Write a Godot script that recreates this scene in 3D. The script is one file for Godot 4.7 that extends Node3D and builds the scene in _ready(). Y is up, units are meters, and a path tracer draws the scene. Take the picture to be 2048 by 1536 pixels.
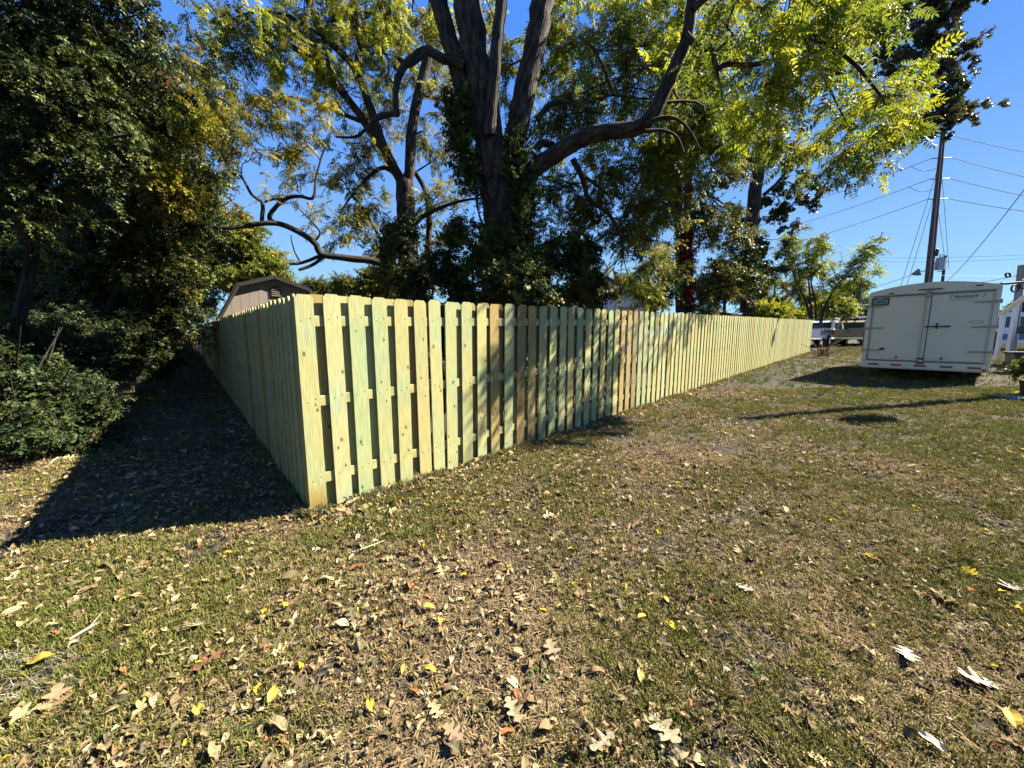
extends Node3D
# Back yard in autumn: a new shadowbox fence turning a corner, walnut trees behind it, a cargo trailer on the lawn.
# x is right, y up, -z ahead of the lens; places are worked out from a 2048 x 1536 survey of the site at a known distance ahead.

const FOCAL := 735.0
const PITCH := deg_to_rad(7.4)
const EYE := 1.51
const AZ_RIGHT := deg_to_rad(45.8)      # bearing of the sunlit fence run
const AZ_LEFT := deg_to_rad(-41.5)      # bearing of the shaded fence run
const CORNER := Vector3(-1.708, 0.0, -2.952)
const SUN_AZ := deg_to_rad(77.0)
const SUN_EL := deg_to_rad(42.0)

var rng := RandomNumberGenerator.new()
var bump := FastNoiseLite.new()
var patch := FastNoiseLite.new()
var patch2 := FastNoiseLite.new()
var taken := {}
var mats := {}
var leaf_meshes := {}
var leaf_mats := {}
var wood_tex: ImageTexture
var bark_tex: ImageTexture
var bark_h: ImageTexture


# ---------------------------------------------------------------- mesh building
class MB:
	var v := PackedVector3Array()
	var n := PackedVector3Array()
	var u := PackedVector2Array()
	var c := PackedColorArray()
	var col := Color.WHITE

	func vert(p: Vector3, nn: Vector3, uv: Vector2) -> void:
		v.append(p); n.append(nn); u.append(uv); c.append(col)

	func flat_uv(p: Vector3, nn: Vector3) -> Vector2:
		var a := nn.abs()
		if a.x > a.y and a.x > a.z: return Vector2(p.z, -p.y)
		if a.y > a.z: return Vector2(p.x, p.z)
		return Vector2(p.x, -p.y)

	func tri(a: Vector3, b: Vector3, d: Vector3) -> void:
		var nn := (d - a).cross(b - a).normalized()
		vert(a, nn, flat_uv(a, nn)); vert(b, nn, flat_uv(b, nn)); vert(d, nn, flat_uv(d, nn))

	func poly(p: Array, away: Vector3) -> void:       # convex, turned so that it faces away from a point
		var mid := Vector3.ZERO
		for q in p: mid += q
		mid /= p.size()
		var nn: Vector3 = (p[2] - p[0]).cross(p[1] - p[0])
		var flip := nn.dot(mid - away) < 0.0
		for i in range(1, p.size() - 1):
			if flip: tri(p[0], p[i + 1], p[i])
			else: tri(p[0], p[i], p[i + 1])

	func box(at: Vector3, size: Vector3, bas := Basis(), bev := 0.0) -> void:
		var h := size * 0.5
		var b := minf(bev, minf(h.x, minf(h.y, h.z)) * 0.9)
		for i in 3:
			var j := (i + 1) % 3
			var k := (i + 2) % 3
			for s in [-1.0, 1.0]:
				var f := []
				for q in [[-1, -1], [1, -1], [1, 1], [-1, 1]]:
					var p := Vector3.ZERO
					p[i] = s * h[i]; p[j] = q[0] * (h[j] - b); p[k] = q[1] * (h[k] - b)
					f.append(at + bas * p)
				poly(f, at)
				if b > 0.0:
					for t in [-1.0, 1.0]:
						var e := []
						for q in [[0, -1], [0, 1], [1, 1], [1, -1]]:
							var p := Vector3.ZERO
							p[i] = s * (h[i] - (b if q[0] else 0.0)); p[j] = t * (h[j] - (0.0 if q[0] else b)); p[k] = q[1] * (h[k] - b)
							e.append(at + bas * p)
						poly(e, at)
		if b > 0.0:
			for sx in [-1.0, 1.0]:
				for sy in [-1.0, 1.0]:
					for sz in [-1.0, 1.0]:
						var g := Vector3(sx, sy, sz)
						poly([at + bas * (g * (h - Vector3(0, b, b))), at + bas * (g * (h - Vector3(b, 0, b))), at + bas * (g * (h - Vector3(b, b, 0)))], at)

	func tube(p: PackedVector3Array, r: PackedFloat32Array, sides := 8, caps := false, rough := 0.0) -> void:
		var rings := []
		var up := Vector3(0.37, 0.2, 0.9).normalized()
		var along := 0.0
		var vs := []
		for i in p.size():
			var t := (p[mini(i + 1, p.size() - 1)] - p[maxi(i - 1, 0)]).normalized()
			if i > 0: along += p[i].distance_to(p[i - 1])
			if absf(up.dot(t)) > 0.97: up = Vector3(t.y, t.z, t.x)
			up = (up - t * up.dot(t)).normalized()
			var side := t.cross(up)
			var ring := []
			for k in sides + 1:
				var a := TAU * k / sides
				var d := up * cos(a) + side * sin(a)
				var rr := r[i] * (1.0 + rough * (sin(a * 3.0 + p[i].y * 3.1) * 0.6 + sin(a * 5.0 - p[i].y * 1.7 + i) * 0.4))
				ring.append([p[i] + d * rr, d])
			rings.append(ring); vs.append(along)
		for i in p.size() - 1:
			for k in sides:
				var q := [rings[i][k], rings[i + 1][k], rings[i + 1][k + 1], rings[i][k + 1]]
				var uv := [Vector2(float(k) / sides, vs[i]), Vector2(float(k) / sides, vs[i + 1]), Vector2(float(k + 1) / sides, vs[i + 1]), Vector2(float(k + 1) / sides, vs[i])]
				for m in [0, 1, 2, 0, 2, 3]:
					vert(q[m][0], q[m][1], uv[m])
		if caps:
			for e in [0, p.size() - 1]:
				var f := []
				for k in sides: f.append(rings[e][k][0])
				poly(f, p[1] if e == 0 else p[p.size() - 2])

	func rod(a: Vector3, b: Vector3, r: float, sides := 10) -> void:
		tube(PackedVector3Array([a, b]), PackedFloat32Array([r, r]), sides, true)

	func prism(p: PackedVector3Array, off: Vector3) -> void:   # any outline, pushed along off
		var nn := Vector3.ZERO
		for i in p.size():
			nn += p[i].cross(p[(i + 1) % p.size()])
		nn = nn.normalized()
		var ax := (p[1] - p[0]).normalized()
		var ay := nn.cross(ax)
		var flat := PackedVector2Array()
		for q in p: flat.append(Vector2(ax.dot(q), ay.dot(q)))
		var t := Geometry2D.triangulate_polygon(flat)
		var front := off.dot(nn) < 0.0
		for i in range(0, t.size(), 3):
			var a := p[t[i]]
			var b := p[t[i + 1]]
			var d := p[t[i + 2]]
			if (b - a).cross(d - a).dot(nn) < 0.0:
				var s := b
				b = d; d = s
			if front:
				tri(a, d, b); tri(a + off, b + off, d + off)
			else:
				tri(a, b, d); tri(a + off, d + off, b + off)
		for i in p.size():
			var a := p[i]
			var b := p[(i + 1) % p.size()]
			var out := (b - a).cross(nn)
			var mid := (a + b + off) * 0.5
			poly([a, b, b + off, a + off], mid - out)

	func mesh() -> ArrayMesh:
		var arr := []
		arr.resize(Mesh.ARRAY_MAX)
		arr[Mesh.ARRAY_VERTEX] = v; arr[Mesh.ARRAY_NORMAL] = n; arr[Mesh.ARRAY_TEX_UV] = u; arr[Mesh.ARRAY_COLOR] = c
		var m := ArrayMesh.new()
		m.add_surface_from_arrays(Mesh.PRIMITIVE_TRIANGLES, arr)
		return m


# ---------------------------------------------------------------- naming and placing
func numbered(called: String) -> String:
	var k: int = taken.get(called, 0)
	taken[called] = k + 1
	return called if k == 0 else "%s_%03d" % [called, k]

func tag(o: Node3D, label: String, category: String, group := "", kind := "") -> Node3D:
	if label: o.set_meta("label", label)
	if category: o.set_meta("category", category)
	if group: o.set_meta("group", group)
	if kind: o.set_meta("kind", kind)
	return o

func thing(called: String, label: String, category: String, where := Vector3.ZERO, turn := 0.0, group := "") -> Node3D:
	var o := Node3D.new()
	o.name = numbered(called)
	add_child(o)
	o.position = where
	o.rotation.y = turn
	tag(o, label, category, group)
	return o

func part(called: String, m: Mesh, mat: Material, to: Node3D, where := Transform3D()) -> MeshInstance3D:
	var o := MeshInstance3D.new()
	var count := 0
	for ch in to.get_children():
		if ch.name == called or ch.name.begins_with(called + "_0") or ch.name.begins_with(called + "_1") or ch.name.begins_with(called + "_2"): count += 1
	o.name = called if count == 0 else "%s_%03d" % [called, count]
	o.mesh = m
	if mat: o.material_override = null
	for s in m.get_surface_count(): o.set_surface_override_material(s, mat)
	to.add_child(o, true)
	o.transform = where
	return o

func single(called: String, m: Mesh, mat: Material, label: String, category: String, group := "", kind := "") -> MeshInstance3D:
	var o := MeshInstance3D.new()
	o.name = numbered(called)
	o.mesh = m
	for s in m.get_surface_count(): o.set_surface_override_material(s, mat)
	add_child(o)
	tag(o, label, category, group, kind)
	return o

func spot(x: float, y: float, ahead: float) -> Vector3:      # survey column and row, metres ahead
	var a := (x - 1024.0) / FOCAL
	var b := -(y - 768.0) / FOCAL
	var d := Vector3(a, b * cos(PITCH) - sin(PITCH), b * sin(PITCH) + cos(PITCH))
	var k := ahead / d.z
	return Vector3(d.x * k, EYE + d.y * k, -ahead)

func plain_ground(x: float, ahead: float) -> float:
	var h := 0.009 * x + 0.023 * ahead - 0.0525
	if h > 0.9: h = 0.9 + 0.5 * (1.0 - exp(-(h - 0.9) / 0.5))
	if h < -0.4: h = -0.4
	return h

func ground_at(x: float, z: float) -> float:
	return plain_ground(x, -z) + 0.018 * bump.get_noise_2d(x * 40.0, z * 40.0)

func ground_hit(x: float, y: float) -> Vector3:
	var d := spot(x, y, 1.0) - Vector3(0, EYE, 0)
	var t := (-0.0525 - EYE) / (d.y - 0.009 * d.x - 0.023)
	var p := Vector3(0, EYE, 0) + d * t
	p.y = ground_at(p.x, p.z)
	return p

func lin(r: float, g: float, b: float) -> Color:
	return Color(r, g, b).linear_to_srgb()

func mat(r: float, g: float, b: float, rough := 0.7, metal := 0.0) -> StandardMaterial3D:
	var key := "%.3f %.3f %.3f %.2f %.2f" % [r, g, b, rough, metal]
	if not mats.has(key):
		var m := StandardMaterial3D.new()
		m.albedo_color = lin(r, g, b)
		m.roughness = rough
		m.metallic = metal
		mats[key] = m
	return mats[key]

func leaf_mat(shine: float, through: float) -> StandardMaterial3D:
	var key := "%.2f %.2f" % [shine, through]
	if not leaf_mats.has(key):
		var m := StandardMaterial3D.new()
		m.vertex_color_use_as_albedo = true
		m.roughness = shine
		m.metallic_specular = 0.3 if shine < 0.6 else 0.12
		m.cull_mode = BaseMaterial3D.CULL_DISABLED
		if through > 0.0:
			m.backlight_enabled = true
			m.backlight = lin(through, through, through * 0.8)
		leaf_mats[key] = m
	return leaf_mats[key]


# ---------------------------------------------------------------- computed textures
func noise(freq: float, s: int, octaves := 4, kind := FastNoiseLite.TYPE_SIMPLEX_SMOOTH) -> FastNoiseLite:
	var f := FastNoiseLite.new()
	f.noise_type = kind
	f.frequency = freq
	f.seed = s
	f.fractal_octaves = octaves
	return f

func make_wood() -> void:      # eight boards side by side: grain, knots, a green cast left by the treatment, nail heads
	var w := 512
	var h := 768
	var data := PackedByteArray()
	data.resize(w * h * 3)
	var low := noise(0.004, 3, 2)
	var fine := noise(0.02, 5, 3)
	var r := RandomNumberGenerator.new()
	r.seed = 11
	for b in 8:
		var cx := r.randf_range(0.1, 0.9)
		var v0 := r.randf_range(0.1, 0.9)
		var freq := r.randf_range(9.0, 15.0)
		var bow := r.randf_range(0.2, 2.6)
		var knots := []
		for k in r.randi_range(2, 5): knots.append(Vector3(r.randf_range(0.12, 0.88), r.randf(), r.randf_range(0.035, 0.07)))
		for y in h:
			var v := float(y) / h
			for x in 64:
				var q := x / 64.0
				var ring := absf(q - cx) + bow * (v - v0) * (v - v0) * 0.5 + 0.12 * low.get_noise_2d(x * 2.0 + b * 900, y * 1.0)
				var dark := 0.0
				for k in knots:
					var dx: float = (q - k.x) * 0.14
					var dy: float = (v - k.y) * 1.83
					var d2: float = (dx * dx + dy * dy * 0.35) / (k.z * k.z * 0.06)
					ring += 0.25 * exp(-d2 * 0.25) * (1.0 if q > k.x else -1.0) * 0.5
					dark = maxf(dark, exp(-d2 * 3.0))
				var g := 0.5 + 0.5 * sin(ring * TAU * freq)
				g = g * g
				var f := fine.get_noise_2d(x * 7.0 + b * 700, y * 0.5)
				var green := clampf(0.5 + 1.6 * low.get_noise_2d(x * 1.0 + b * 500 + 4000, y * 0.6), 0, 1)
				var lum := 0.93 - 0.11 * g + 0.10 * f
				var col := Color(lum * lerpf(1.0, 0.93, green), lum, lum * lerpf(0.86, 0.92, green))
				col = col.lerp(Color(0.36, 0.25, 0.13), dark * 0.85)
				var hy := (1.0 - v) * 1.83
				for rail in [1.63, 0.965, 0.29]:
					if absf(hy - rail + (0.012 if q < 0.5 else -0.01)) < 0.0045 and (absf(q - 0.27) < 0.03 or absf(q - 0.73) < 0.03):
						col = Color(0.22, 0.2, 0.16)
				var at := (y * w + b * 64 + x) * 3
				data[at] = int(clampf(col.r, 0, 1) * 255.0); data[at + 1] = int(clampf(col.g, 0, 1) * 255.0); data[at + 2] = int(clampf(col.b, 0, 1) * 255.0)
	wood_tex = ImageTexture.create_from_image(Image.create_from_data(w, h, false, Image.FORMAT_RGB8, data))

func make_bark() -> void:
	var im := noise(0.02, 21, 4).get_seamless_image(256, 256)
	var ridge := noise(0.012, 8, 4, FastNoiseLite.TYPE_CELLULAR).get_seamless_image(256, 256)
	var data := PackedByteArray()
	data.resize(256 * 256 * 3)
	for y in 256:
		for x in 256:
			var a := im.get_pixel(x, (y / 3) % 256).r
			var b := ridge.get_pixel((x * 2) % 256, (y / 2) % 256).r
			var l := clampf(0.35 + 0.9 * (a - 0.5) + 0.7 * b, 0.1, 1.0)
			var at := (y * 256 + x) * 3
			data[at] = int(l * 255); data[at + 1] = int(l * 245); data[at + 2] = int(l * 228)
	bark_tex = ImageTexture.create_from_image(Image.create_from_data(256, 256, false, Image.FORMAT_RGB8, data))

func bark(r: float, g: float, b: float) -> StandardMaterial3D:
	var key := "bark %.3f %.3f %.3f" % [r, g, b]
	if not mats.has(key):
		var m := StandardMaterial3D.new()
		m.albedo_color = lin(r, g, b)
		m.albedo_texture = bark_tex
		m.roughness = 0.95
		m.uv1_scale = Vector3(3, 1.6, 1)
		m.heightmap_enabled = true
		m.heightmap_texture = bark_tex
		m.heightmap_scale = 1.5
		mats[key] = m
	return mats[key]

func wood(r: float, g: float, b: float) -> StandardMaterial3D:
	var key := "wood %.3f %.3f %.3f" % [r, g, b]
	if not mats.has(key):
		var m := StandardMaterial3D.new()
		m.albedo_color = lin(r, g, b)
		m.albedo_texture = wood_tex
		m.metallic_specular = 0.2
		m.vertex_color_use_as_albedo = true
		m.roughness = 0.85
		mats[key] = m
	return mats[key]


# ---------------------------------------------------------------- leaves
func leaflet(m: MB, at: Vector3, dir: Vector3, up: Vector3, length: float, width: float, fold := 0.35) -> void:
	var y := dir.normalized()
	var z := (up - y * up.dot(y)).normalized()
	var x := y.cross(z)
	var drop := z * (-length * 0.16)
	var tip := at + y * length + drop
	var mid := at + y * length * 0.5
	for s in [-1.0, 1.0]:
		var e1: Vector3 = at + y * length * 0.3 + x * s * width * 0.5 + z * width * fold * 0.5
		var e2: Vector3 = at + y * length * 0.68 + x * s * width * 0.38 + z * width * fold * 0.35 + drop * 0.5
		if s > 0:
			m.tri(at, mid, e1); m.tri(e1, mid, e2); m.tri(e2, mid, tip)
		else:
			m.tri(at, e1, mid); m.tri(e1, e2, mid); m.tri(e2, tip, mid)

func shade(r: RandomNumberGenerator, spread := 0.25) -> Color:
	var k := r.randf_range(1.0 - spread, 1.0 + spread)
	return Color(k * r.randf_range(0.9, 1.12), k, k * r.randf_range(0.8, 1.1))

func lobed(m: MB, at: Vector3, dir: Vector3, up: Vector3, length: float, width: float, r: RandomNumberGenerator, curl := 0.15, fine := false) -> void:
	var y := dir.normalized()
	var z := (up - y * up.dot(y)).normalized()
	var x := y.cross(z)
	var prof := [[0.0, 0.02], [0.2, 0.3], [0.28, 0.12], [0.45, 0.5], [0.54, 0.18], [0.72, 0.42], [0.8, 0.16], [1.0, 0.02]]
	if fine: prof = [[0.0, 0.015], [0.08, 0.05], [0.14, 0.22], [0.19, 0.27], [0.235, 0.20], [0.27, 0.08], [0.33, 0.10], [0.40, 0.36], [0.455, 0.47], [0.51, 0.40], [0.545, 0.17], [0.58, 0.09], [0.64, 0.15], [0.70, 0.37], [0.75, 0.40], [0.79, 0.28], [0.81, 0.12], [0.86, 0.15], [0.93, 0.17], [0.98, 0.09], [1.0, 0.01]]
	var ph := r.randf() * 6.0
	var wob := [r.randf_range(0.75, 1.15), r.randf_range(0.75, 1.15)]
	var bent := func(t: float, s: float) -> Vector3:
		var k := absf(s)
		return at + y * t * length + x * s * width * (1.0 - curl * k * 0.9) + z * (curl * length * (k * k * (2.4 + 2.0 * sin(t * 7.0 + ph)) - sin(t * 3.0) * 0.5 + 0.35 * s * sin(t * 9.0 + ph)))
	var base_col := m.col
	for side in [-1.0, 1.0]:
		for i in prof.size() - 1:
			var w0: float = prof[i][1] * wob[0 if side < 0 else 1]
			var w1: float = prof[i + 1][1] * wob[0 if side < 0 else 1]
			var lift := 0.0 if fine else 0.06
			var a: Vector3 = bent.call(prof[i][0] * 0.94, 0.0)
			var b: Vector3 = bent.call(prof[i + 1][0] * 0.94, 0.0)
			var d: Vector3 = bent.call(prof[i][0] + lift, side * w0)
			var e: Vector3 = bent.call(prof[i + 1][0] + (lift if i < 6 else 0.0), side * w1)
			if fine: m.col = base_col * (0.93 + 0.12 * sin(i * 2.1 + ph))
			if side > 0:
				m.tri(a, b, d); m.tri(d, b, e)
			else:
				m.tri(a, d, b); m.tri(d, e, b)
	m.col = base_col

func make_leaf_meshes() -> void:
	var r := RandomNumberGenerator.new()
	r.seed = 77
	for k in 4:                                    # walnut: a compound leaf, leaflets in pairs along a drooping stalk
		var m := MB.new()
		var length := r.randf_range(0.26, 0.38)
		var pairs := r.randi_range(6, 8)
		var spine := PackedVector3Array()
		for i in 6:
			var t := i / 5.0
			spine.append(Vector3(0.02 * sin(t * 3.0 + k), length * t, -0.28 * length * t * t))
		m.col = Color(0.9, 0.7, 0.5)
		m.tube(spine, PackedFloat32Array([0.0022, 0.002, 0.0018, 0.0015, 0.0012, 0.001]), 3)
		for i in pairs:
			var t := 0.2 + 0.76 * i / (pairs - 1.0)
			var p := Vector3(0.02 * sin(t * 3.0 + k), length * t, -0.28 * length * t * t)
			var size := (0.06 + 0.045 * sin(PI * (0.15 + 0.75 * t))) * r.randf_range(0.85, 1.1)
			for s in [-1.0, 1.0]:
				if r.randf() < 0.06: continue
				m.col = shade(r)
				leaflet(m, p, Vector3(s, 0.35 + r.randf_range(-0.15, 0.2), r.randf_range(-0.6, -0.1)), Vector3(r.randf_range(-0.3, 0.3), 0, 1), size, size * 0.33)
		m.col = shade(r)
		leaflet(m, spine[5], Vector3(0, 1, -0.6), Vector3(0, 0, 1), 0.08, 0.027)
		leaf_meshes["walnut%d" % k] = m.mesh()
	for k in 4:                                    # a twig with small oval leaves
		var m := MB.new()
		m.col = Color(0.9, 0.75, 0.6)
		var spine := PackedVector3Array([Vector3.ZERO, Vector3(0.012, 0.11, 0.01), Vector3(-0.005, 0.22, -0.01), Vector3(0.01, 0.33, -0.04)])
		m.tube(spine, PackedFloat32Array([0.0025, 0.002, 0.0017, 0.001]), 3)
		for i in 15:
			var t := 0.06 + 0.94 * i / 14.0
			m.col = shade(r, 0.3)
			var a := i * 2.4 + k
			var size := r.randf_range(0.045, 0.075)
			leaflet(m, Vector3(0, 0.33 * t, -0.04 * t * t), Vector3(cos(a), 0.5, 0.5 * sin(a) - 0.25), Vector3(r.randf_range(-0.7, 0.7), r.randf_range(-0.2, 0.3), 1), size, size * 0.58, 0.2)
		leaf_meshes["twig%d" % k] = m.mesh()
	for k in 3:                                    # oak: a tuft of lobed leaves at the end of a twig
		var m := MB.new()
		m.col = Color(0.8, 0.7, 0.6)
		m.tube(PackedVector3Array([Vector3.ZERO, Vector3(0, 0.12, 0.01)]), PackedFloat32Array([0.003, 0.002]), 3)
		for i in 8:
			m.col = shade(r, 0.3)
			var a := i * 2.4 + k * 0.7
			lobed(m, Vector3(0, 0.05 + 0.01 * i, 0), Vector3(cos(a), r.randf_range(0.2, 1.0), sin(a) * 0.8 - 0.2), Vector3(r.randf_range(-0.6, 0.6), 0.3, 1), r.randf_range(0.1, 0.16), r.randf_range(0.1, 0.13), r)
		leaf_meshes["oak%d" % k] = m.mesh()
	for k in 3:                                    # ivy and evergreen: broad glossy leaves held flat
		var m := MB.new()
		m.col = Color(0.7, 0.6, 0.5)
		m.tube(PackedVector3Array([Vector3.ZERO, Vector3(0, 0.3, -0.02)]), PackedFloat32Array([0.003, 0.0015]), 3)
		for i in 12:
			m.col = shade(r, 0.3)
			var a := i * 2.4 + k
			var size := r.randf_range(0.05, 0.09)
			leaflet(m, Vector3(0, 0.02 + 0.023 * i, 0), Vector3(cos(a), 0.25, sin(a) * 0.7 - 0.3), Vector3(r.randf_range(-0.5, 0.5), 0.4, 1), size, size * 0.72, 0.15)
		leaf_meshes["broad%d" % k] = m.mesh()

const KINDS := {"walnut": 4, "twig": 4, "oak": 3, "broad": 3}

func hue(tone: String) -> Color:
	var t := rng.randf()
	var k := rng.randf_range(0.75, 1.25)
	var c := Color.WHITE
	match tone:
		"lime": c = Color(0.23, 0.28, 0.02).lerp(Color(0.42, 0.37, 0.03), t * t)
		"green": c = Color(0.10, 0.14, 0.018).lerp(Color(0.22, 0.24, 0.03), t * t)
		"olive": c = Color(0.10, 0.11, 0.025).lerp(Color(0.26, 0.22, 0.03), t * t)
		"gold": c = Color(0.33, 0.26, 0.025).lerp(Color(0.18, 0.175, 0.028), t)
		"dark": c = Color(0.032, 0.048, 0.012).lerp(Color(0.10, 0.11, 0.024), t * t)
		"shaded_leaf": c = Color(0.014, 0.026, 0.008).lerp(Color(0.06, 0.075, 0.016), t * t)  # shade of the walnut crown worked into the leaf colour
		"oak": c = Color(0.05, 0.062, 0.026).lerp(Color(0.14, 0.10, 0.045), t * t)
		"red": c = Color(0.30, 0.035, 0.03).lerp(Color(0.16, 0.05, 0.025), t)
		"brown": c = Color(0.22, 0.15, 0.08).lerp(Color(0.10, 0.08, 0.04), t)
		"far": c = Color(0.07, 0.095, 0.03).lerp(Color(0.13, 0.12, 0.03), t)
	return Color(c.r * k, c.g * k, c.b * k)

func put(buf: PackedFloat32Array, p: Vector3, axis: Vector3, up: Vector3, size: float, c: Color) -> void:
	var y := axis.normalized()
	var z := up - y * up.dot(y)
	if z.length_squared() < 0.001: z = Vector3(y.y, y.z, y.x)
	z = z.normalized()
	var x := y.cross(z)
	x *= size; y *= size; z *= size
	buf.append_array(PackedFloat32Array([x.x, y.x, z.x, p.x, x.y, y.y, z.y, p.y, x.z, y.z, z.z, p.z, c.r, c.g, c.b, 1.0]))

func scatter(called: String, m: Mesh, material: Material, buf: PackedFloat32Array, to: Node3D) -> MultiMeshInstance3D:
	var mm := MultiMesh.new()
	mm.transform_format = MultiMesh.TRANSFORM_3D
	mm.use_colors = true
	mm.mesh = m
	mm.instance_count = buf.size() / 16
	mm.buffer = buf
	var o := MultiMeshInstance3D.new()
	o.multimesh = mm
	o.material_override = material
	if to == self:
		o.name = numbered(called)
	else:
		o.name = called
	to.add_child(o, true)
	o.set_meta("kind", "stuff")
	return o


# ---------------------------------------------------------------- trees
class Plant:
	var root: Node3D
	var wood := MB.new()
	var twigs := MB.new()
	var at := PackedVector3Array()
	var r := PackedFloat32Array()
	var bufs := {}

func plant(called: String, label: String, category: String, base: Vector3, group := "") -> Plant:
	var t := Plant.new()
	t.root = thing(called, label, category, base, 0.0, group)
	return t

func smooth(p: PackedVector3Array, steps: int) -> PackedVector3Array:
	var out := PackedVector3Array()
	for i in p.size() - 1:
		for k in steps:
			out.append(p[i].cubic_interpolate(p[i + 1], p[maxi(i - 1, 0)], p[mini(i + 2, p.size() - 1)], float(k) / steps))
	out.append(p[p.size() - 1])
	return out

func limb(t: Plant, p: PackedVector3Array, r0: float, r1: float, sides := 9, wob := 0.03) -> void:
	var s := smooth(p, 4)
	var rr := PackedFloat32Array()
	for i in s.size():
		var q := float(i) / (s.size() - 1)
		rr.append(lerpf(r0, r1, q))
		if i > 0 and i < s.size() - 1:
			s[i] += Vector3(rng.randf_range(-1, 1), rng.randf_range(-0.5, 0.5), rng.randf_range(-1, 1)) * wob * lerpf(r0, r1, q) * 4.0
		t.at.append(s[i]); t.r.append(rr[i])
	var local := PackedVector3Array()
	for q in s: local.append(q - t.root.position)
	t.wood.tube(local, rr, sides, false, 0.07)

func survey(nums: Array, d0: float, d1: float) -> PackedVector3Array:
	var p := PackedVector3Array()
	var n := nums.size() / 2
	for i in n:
		p.append(spot(nums[i * 2], nums[i * 2 + 1], lerpf(d0, d1, float(i) / maxf(n - 1, 1))))
	return p

func branch(t: Plant, nums: Array, d0: float, d1: float, r0: float, r1: float) -> void:
	limb(t, survey(nums, d0, d1), r0 * 0.86, r1 * 0.86, 8 if r0 < 0.08 else 12)

func crown(t: Plant, c: Vector3, rad: Vector3, leaves: int, kind: String, tone: String, size := 1.0, tone2 := "") -> void:
	var best := 0
	var bd := 1e9
	for i in t.at.size():
		var d := t.at[i].distance_to(c) + t.at[i].y * 0.04
		if d < bd:
			bd = d; best = i
	var from := t.at[best]
	var thick := clampf(minf(t.r[best] * 0.55, 0.008 + 0.012 * rad.length()), 0.004, 0.07)
	var mid := from.lerp(c, 0.5) + Vector3(rng.randf_range(-0.2, 0.2), 0.12, rng.randf_range(-0.2, 0.2)) * rad.length()
	var main := smooth(PackedVector3Array([from, mid, c, c + (c - from).normalized() * rad.length() * 0.35 + Vector3(0, rad.y * 0.2, 0)]), 4)
	if bd < rad.length() * 0.3:
		main = smooth(PackedVector3Array([from, from.lerp(c, 0.5), c, c + Vector3(rng.randf_range(-1, 1), 0.6, rng.randf_range(-1, 1)) * rad * 0.6]), 4)
	var rr := PackedFloat32Array()
	var local := PackedVector3Array()
	for i in main.size():
		rr.append(lerpf(thick, 0.004, float(i) / (main.size() - 1)))
		local.append(main[i] - t.root.position)
	t.twigs.tube(local, rr, 5)
	var subs := maxi(6, int(leaves / 14.0))
	var per := ceili(float(leaves) / subs)
	for s in subs:
		var start := main[rng.randi_range(main.size() / 3, main.size() - 1)]
		var d := Vector3(rng.randfn(), rng.randfn(), rng.randfn()).normalized() * rng.randf_range(0.55, 1.05)
		var end := c + d * rad
		var bend := start.lerp(end, 0.55) + Vector3(rng.randf_range(-1, 1), rng.randf_range(0.0, 1.0), rng.randf_range(-1, 1)) * 0.18 * rad
		var tw := smooth(PackedVector3Array([start, bend, end]), 3)
		var tl := PackedVector3Array()
		var tr := PackedFloat32Array()
		for i in tw.size():
			tl.append(tw[i] - t.root.position); tr.append(lerpf(minf(thick * 0.6, 0.012), 0.0025, float(i) / (tw.size() - 1)))
		t.twigs.tube(tl, tr, 3)
		var clump := rng.randf_range(0.72, 1.25)
		var tn := tone if tone2 == "" or rng.randf() < 0.6 else tone2
		for k in per:
			var q := rng.randf_range(0.2, 1.0) * (tw.size() - 1)
			var i := mini(int(q), tw.size() - 2)
			var p := tw[i].lerp(tw[i + 1], q - i)
			var along := (tw[i + 1] - tw[i]).normalized()
			var axis := along * 0.6 + Vector3(rng.randfn(), rng.randfn() * 0.6 - 0.35, rng.randfn()) * 0.8
			p += Vector3(rng.randfn(), rng.randfn(), rng.randfn()) * 0.05 * rad.length() * 0.5
			var col := hue(tn)
			var key := "%s%d" % [kind, rng.randi_range(0, KINDS[kind] - 1)]
			if not t.bufs.has(key): t.bufs[key] = PackedFloat32Array()
			var buf: PackedFloat32Array = t.bufs[key]
			put(buf, p - t.root.position, axis, Vector3(rng.randfn() * 0.6, 1.0, rng.randfn() * 0.6), size * rng.randf_range(0.75, 1.2), Color(col.r * clump, col.g * clump, col.b * clump))
			t.bufs[key] = buf

func puff(t: Plant, x: float, y: float, ahead: float, rx: float, ry: float, leaves: int, kind: String, tone: String, size := 1.0, tone2 := "") -> void:
	var k := ahead / FOCAL * 1.1
	crown(t, spot(x, y, ahead), Vector3(rx * k, ry * k, (rx + ry) * 0.5 * k), int(leaves * 1.8), kind, tone, size, tone2)

func finish(t: Plant, bark_mat: Material, through := 0.8, shine := 0.5) -> void:
	if t.wood.v.size(): part("trunk", t.wood.mesh(), bark_mat, t.root)
	if t.twigs.v.size(): part("branches", t.twigs.mesh(), bark_mat, t.root).set_meta("kind", "stuff")
	var first := true
	for key in t.bufs:
		scatter("crown" if first else "crown_%03d" % (t.root.get_child_count() - 2), leaf_meshes[key], leaf_mat(shine, through), t.bufs[key], t.root)
		first = false


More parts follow.
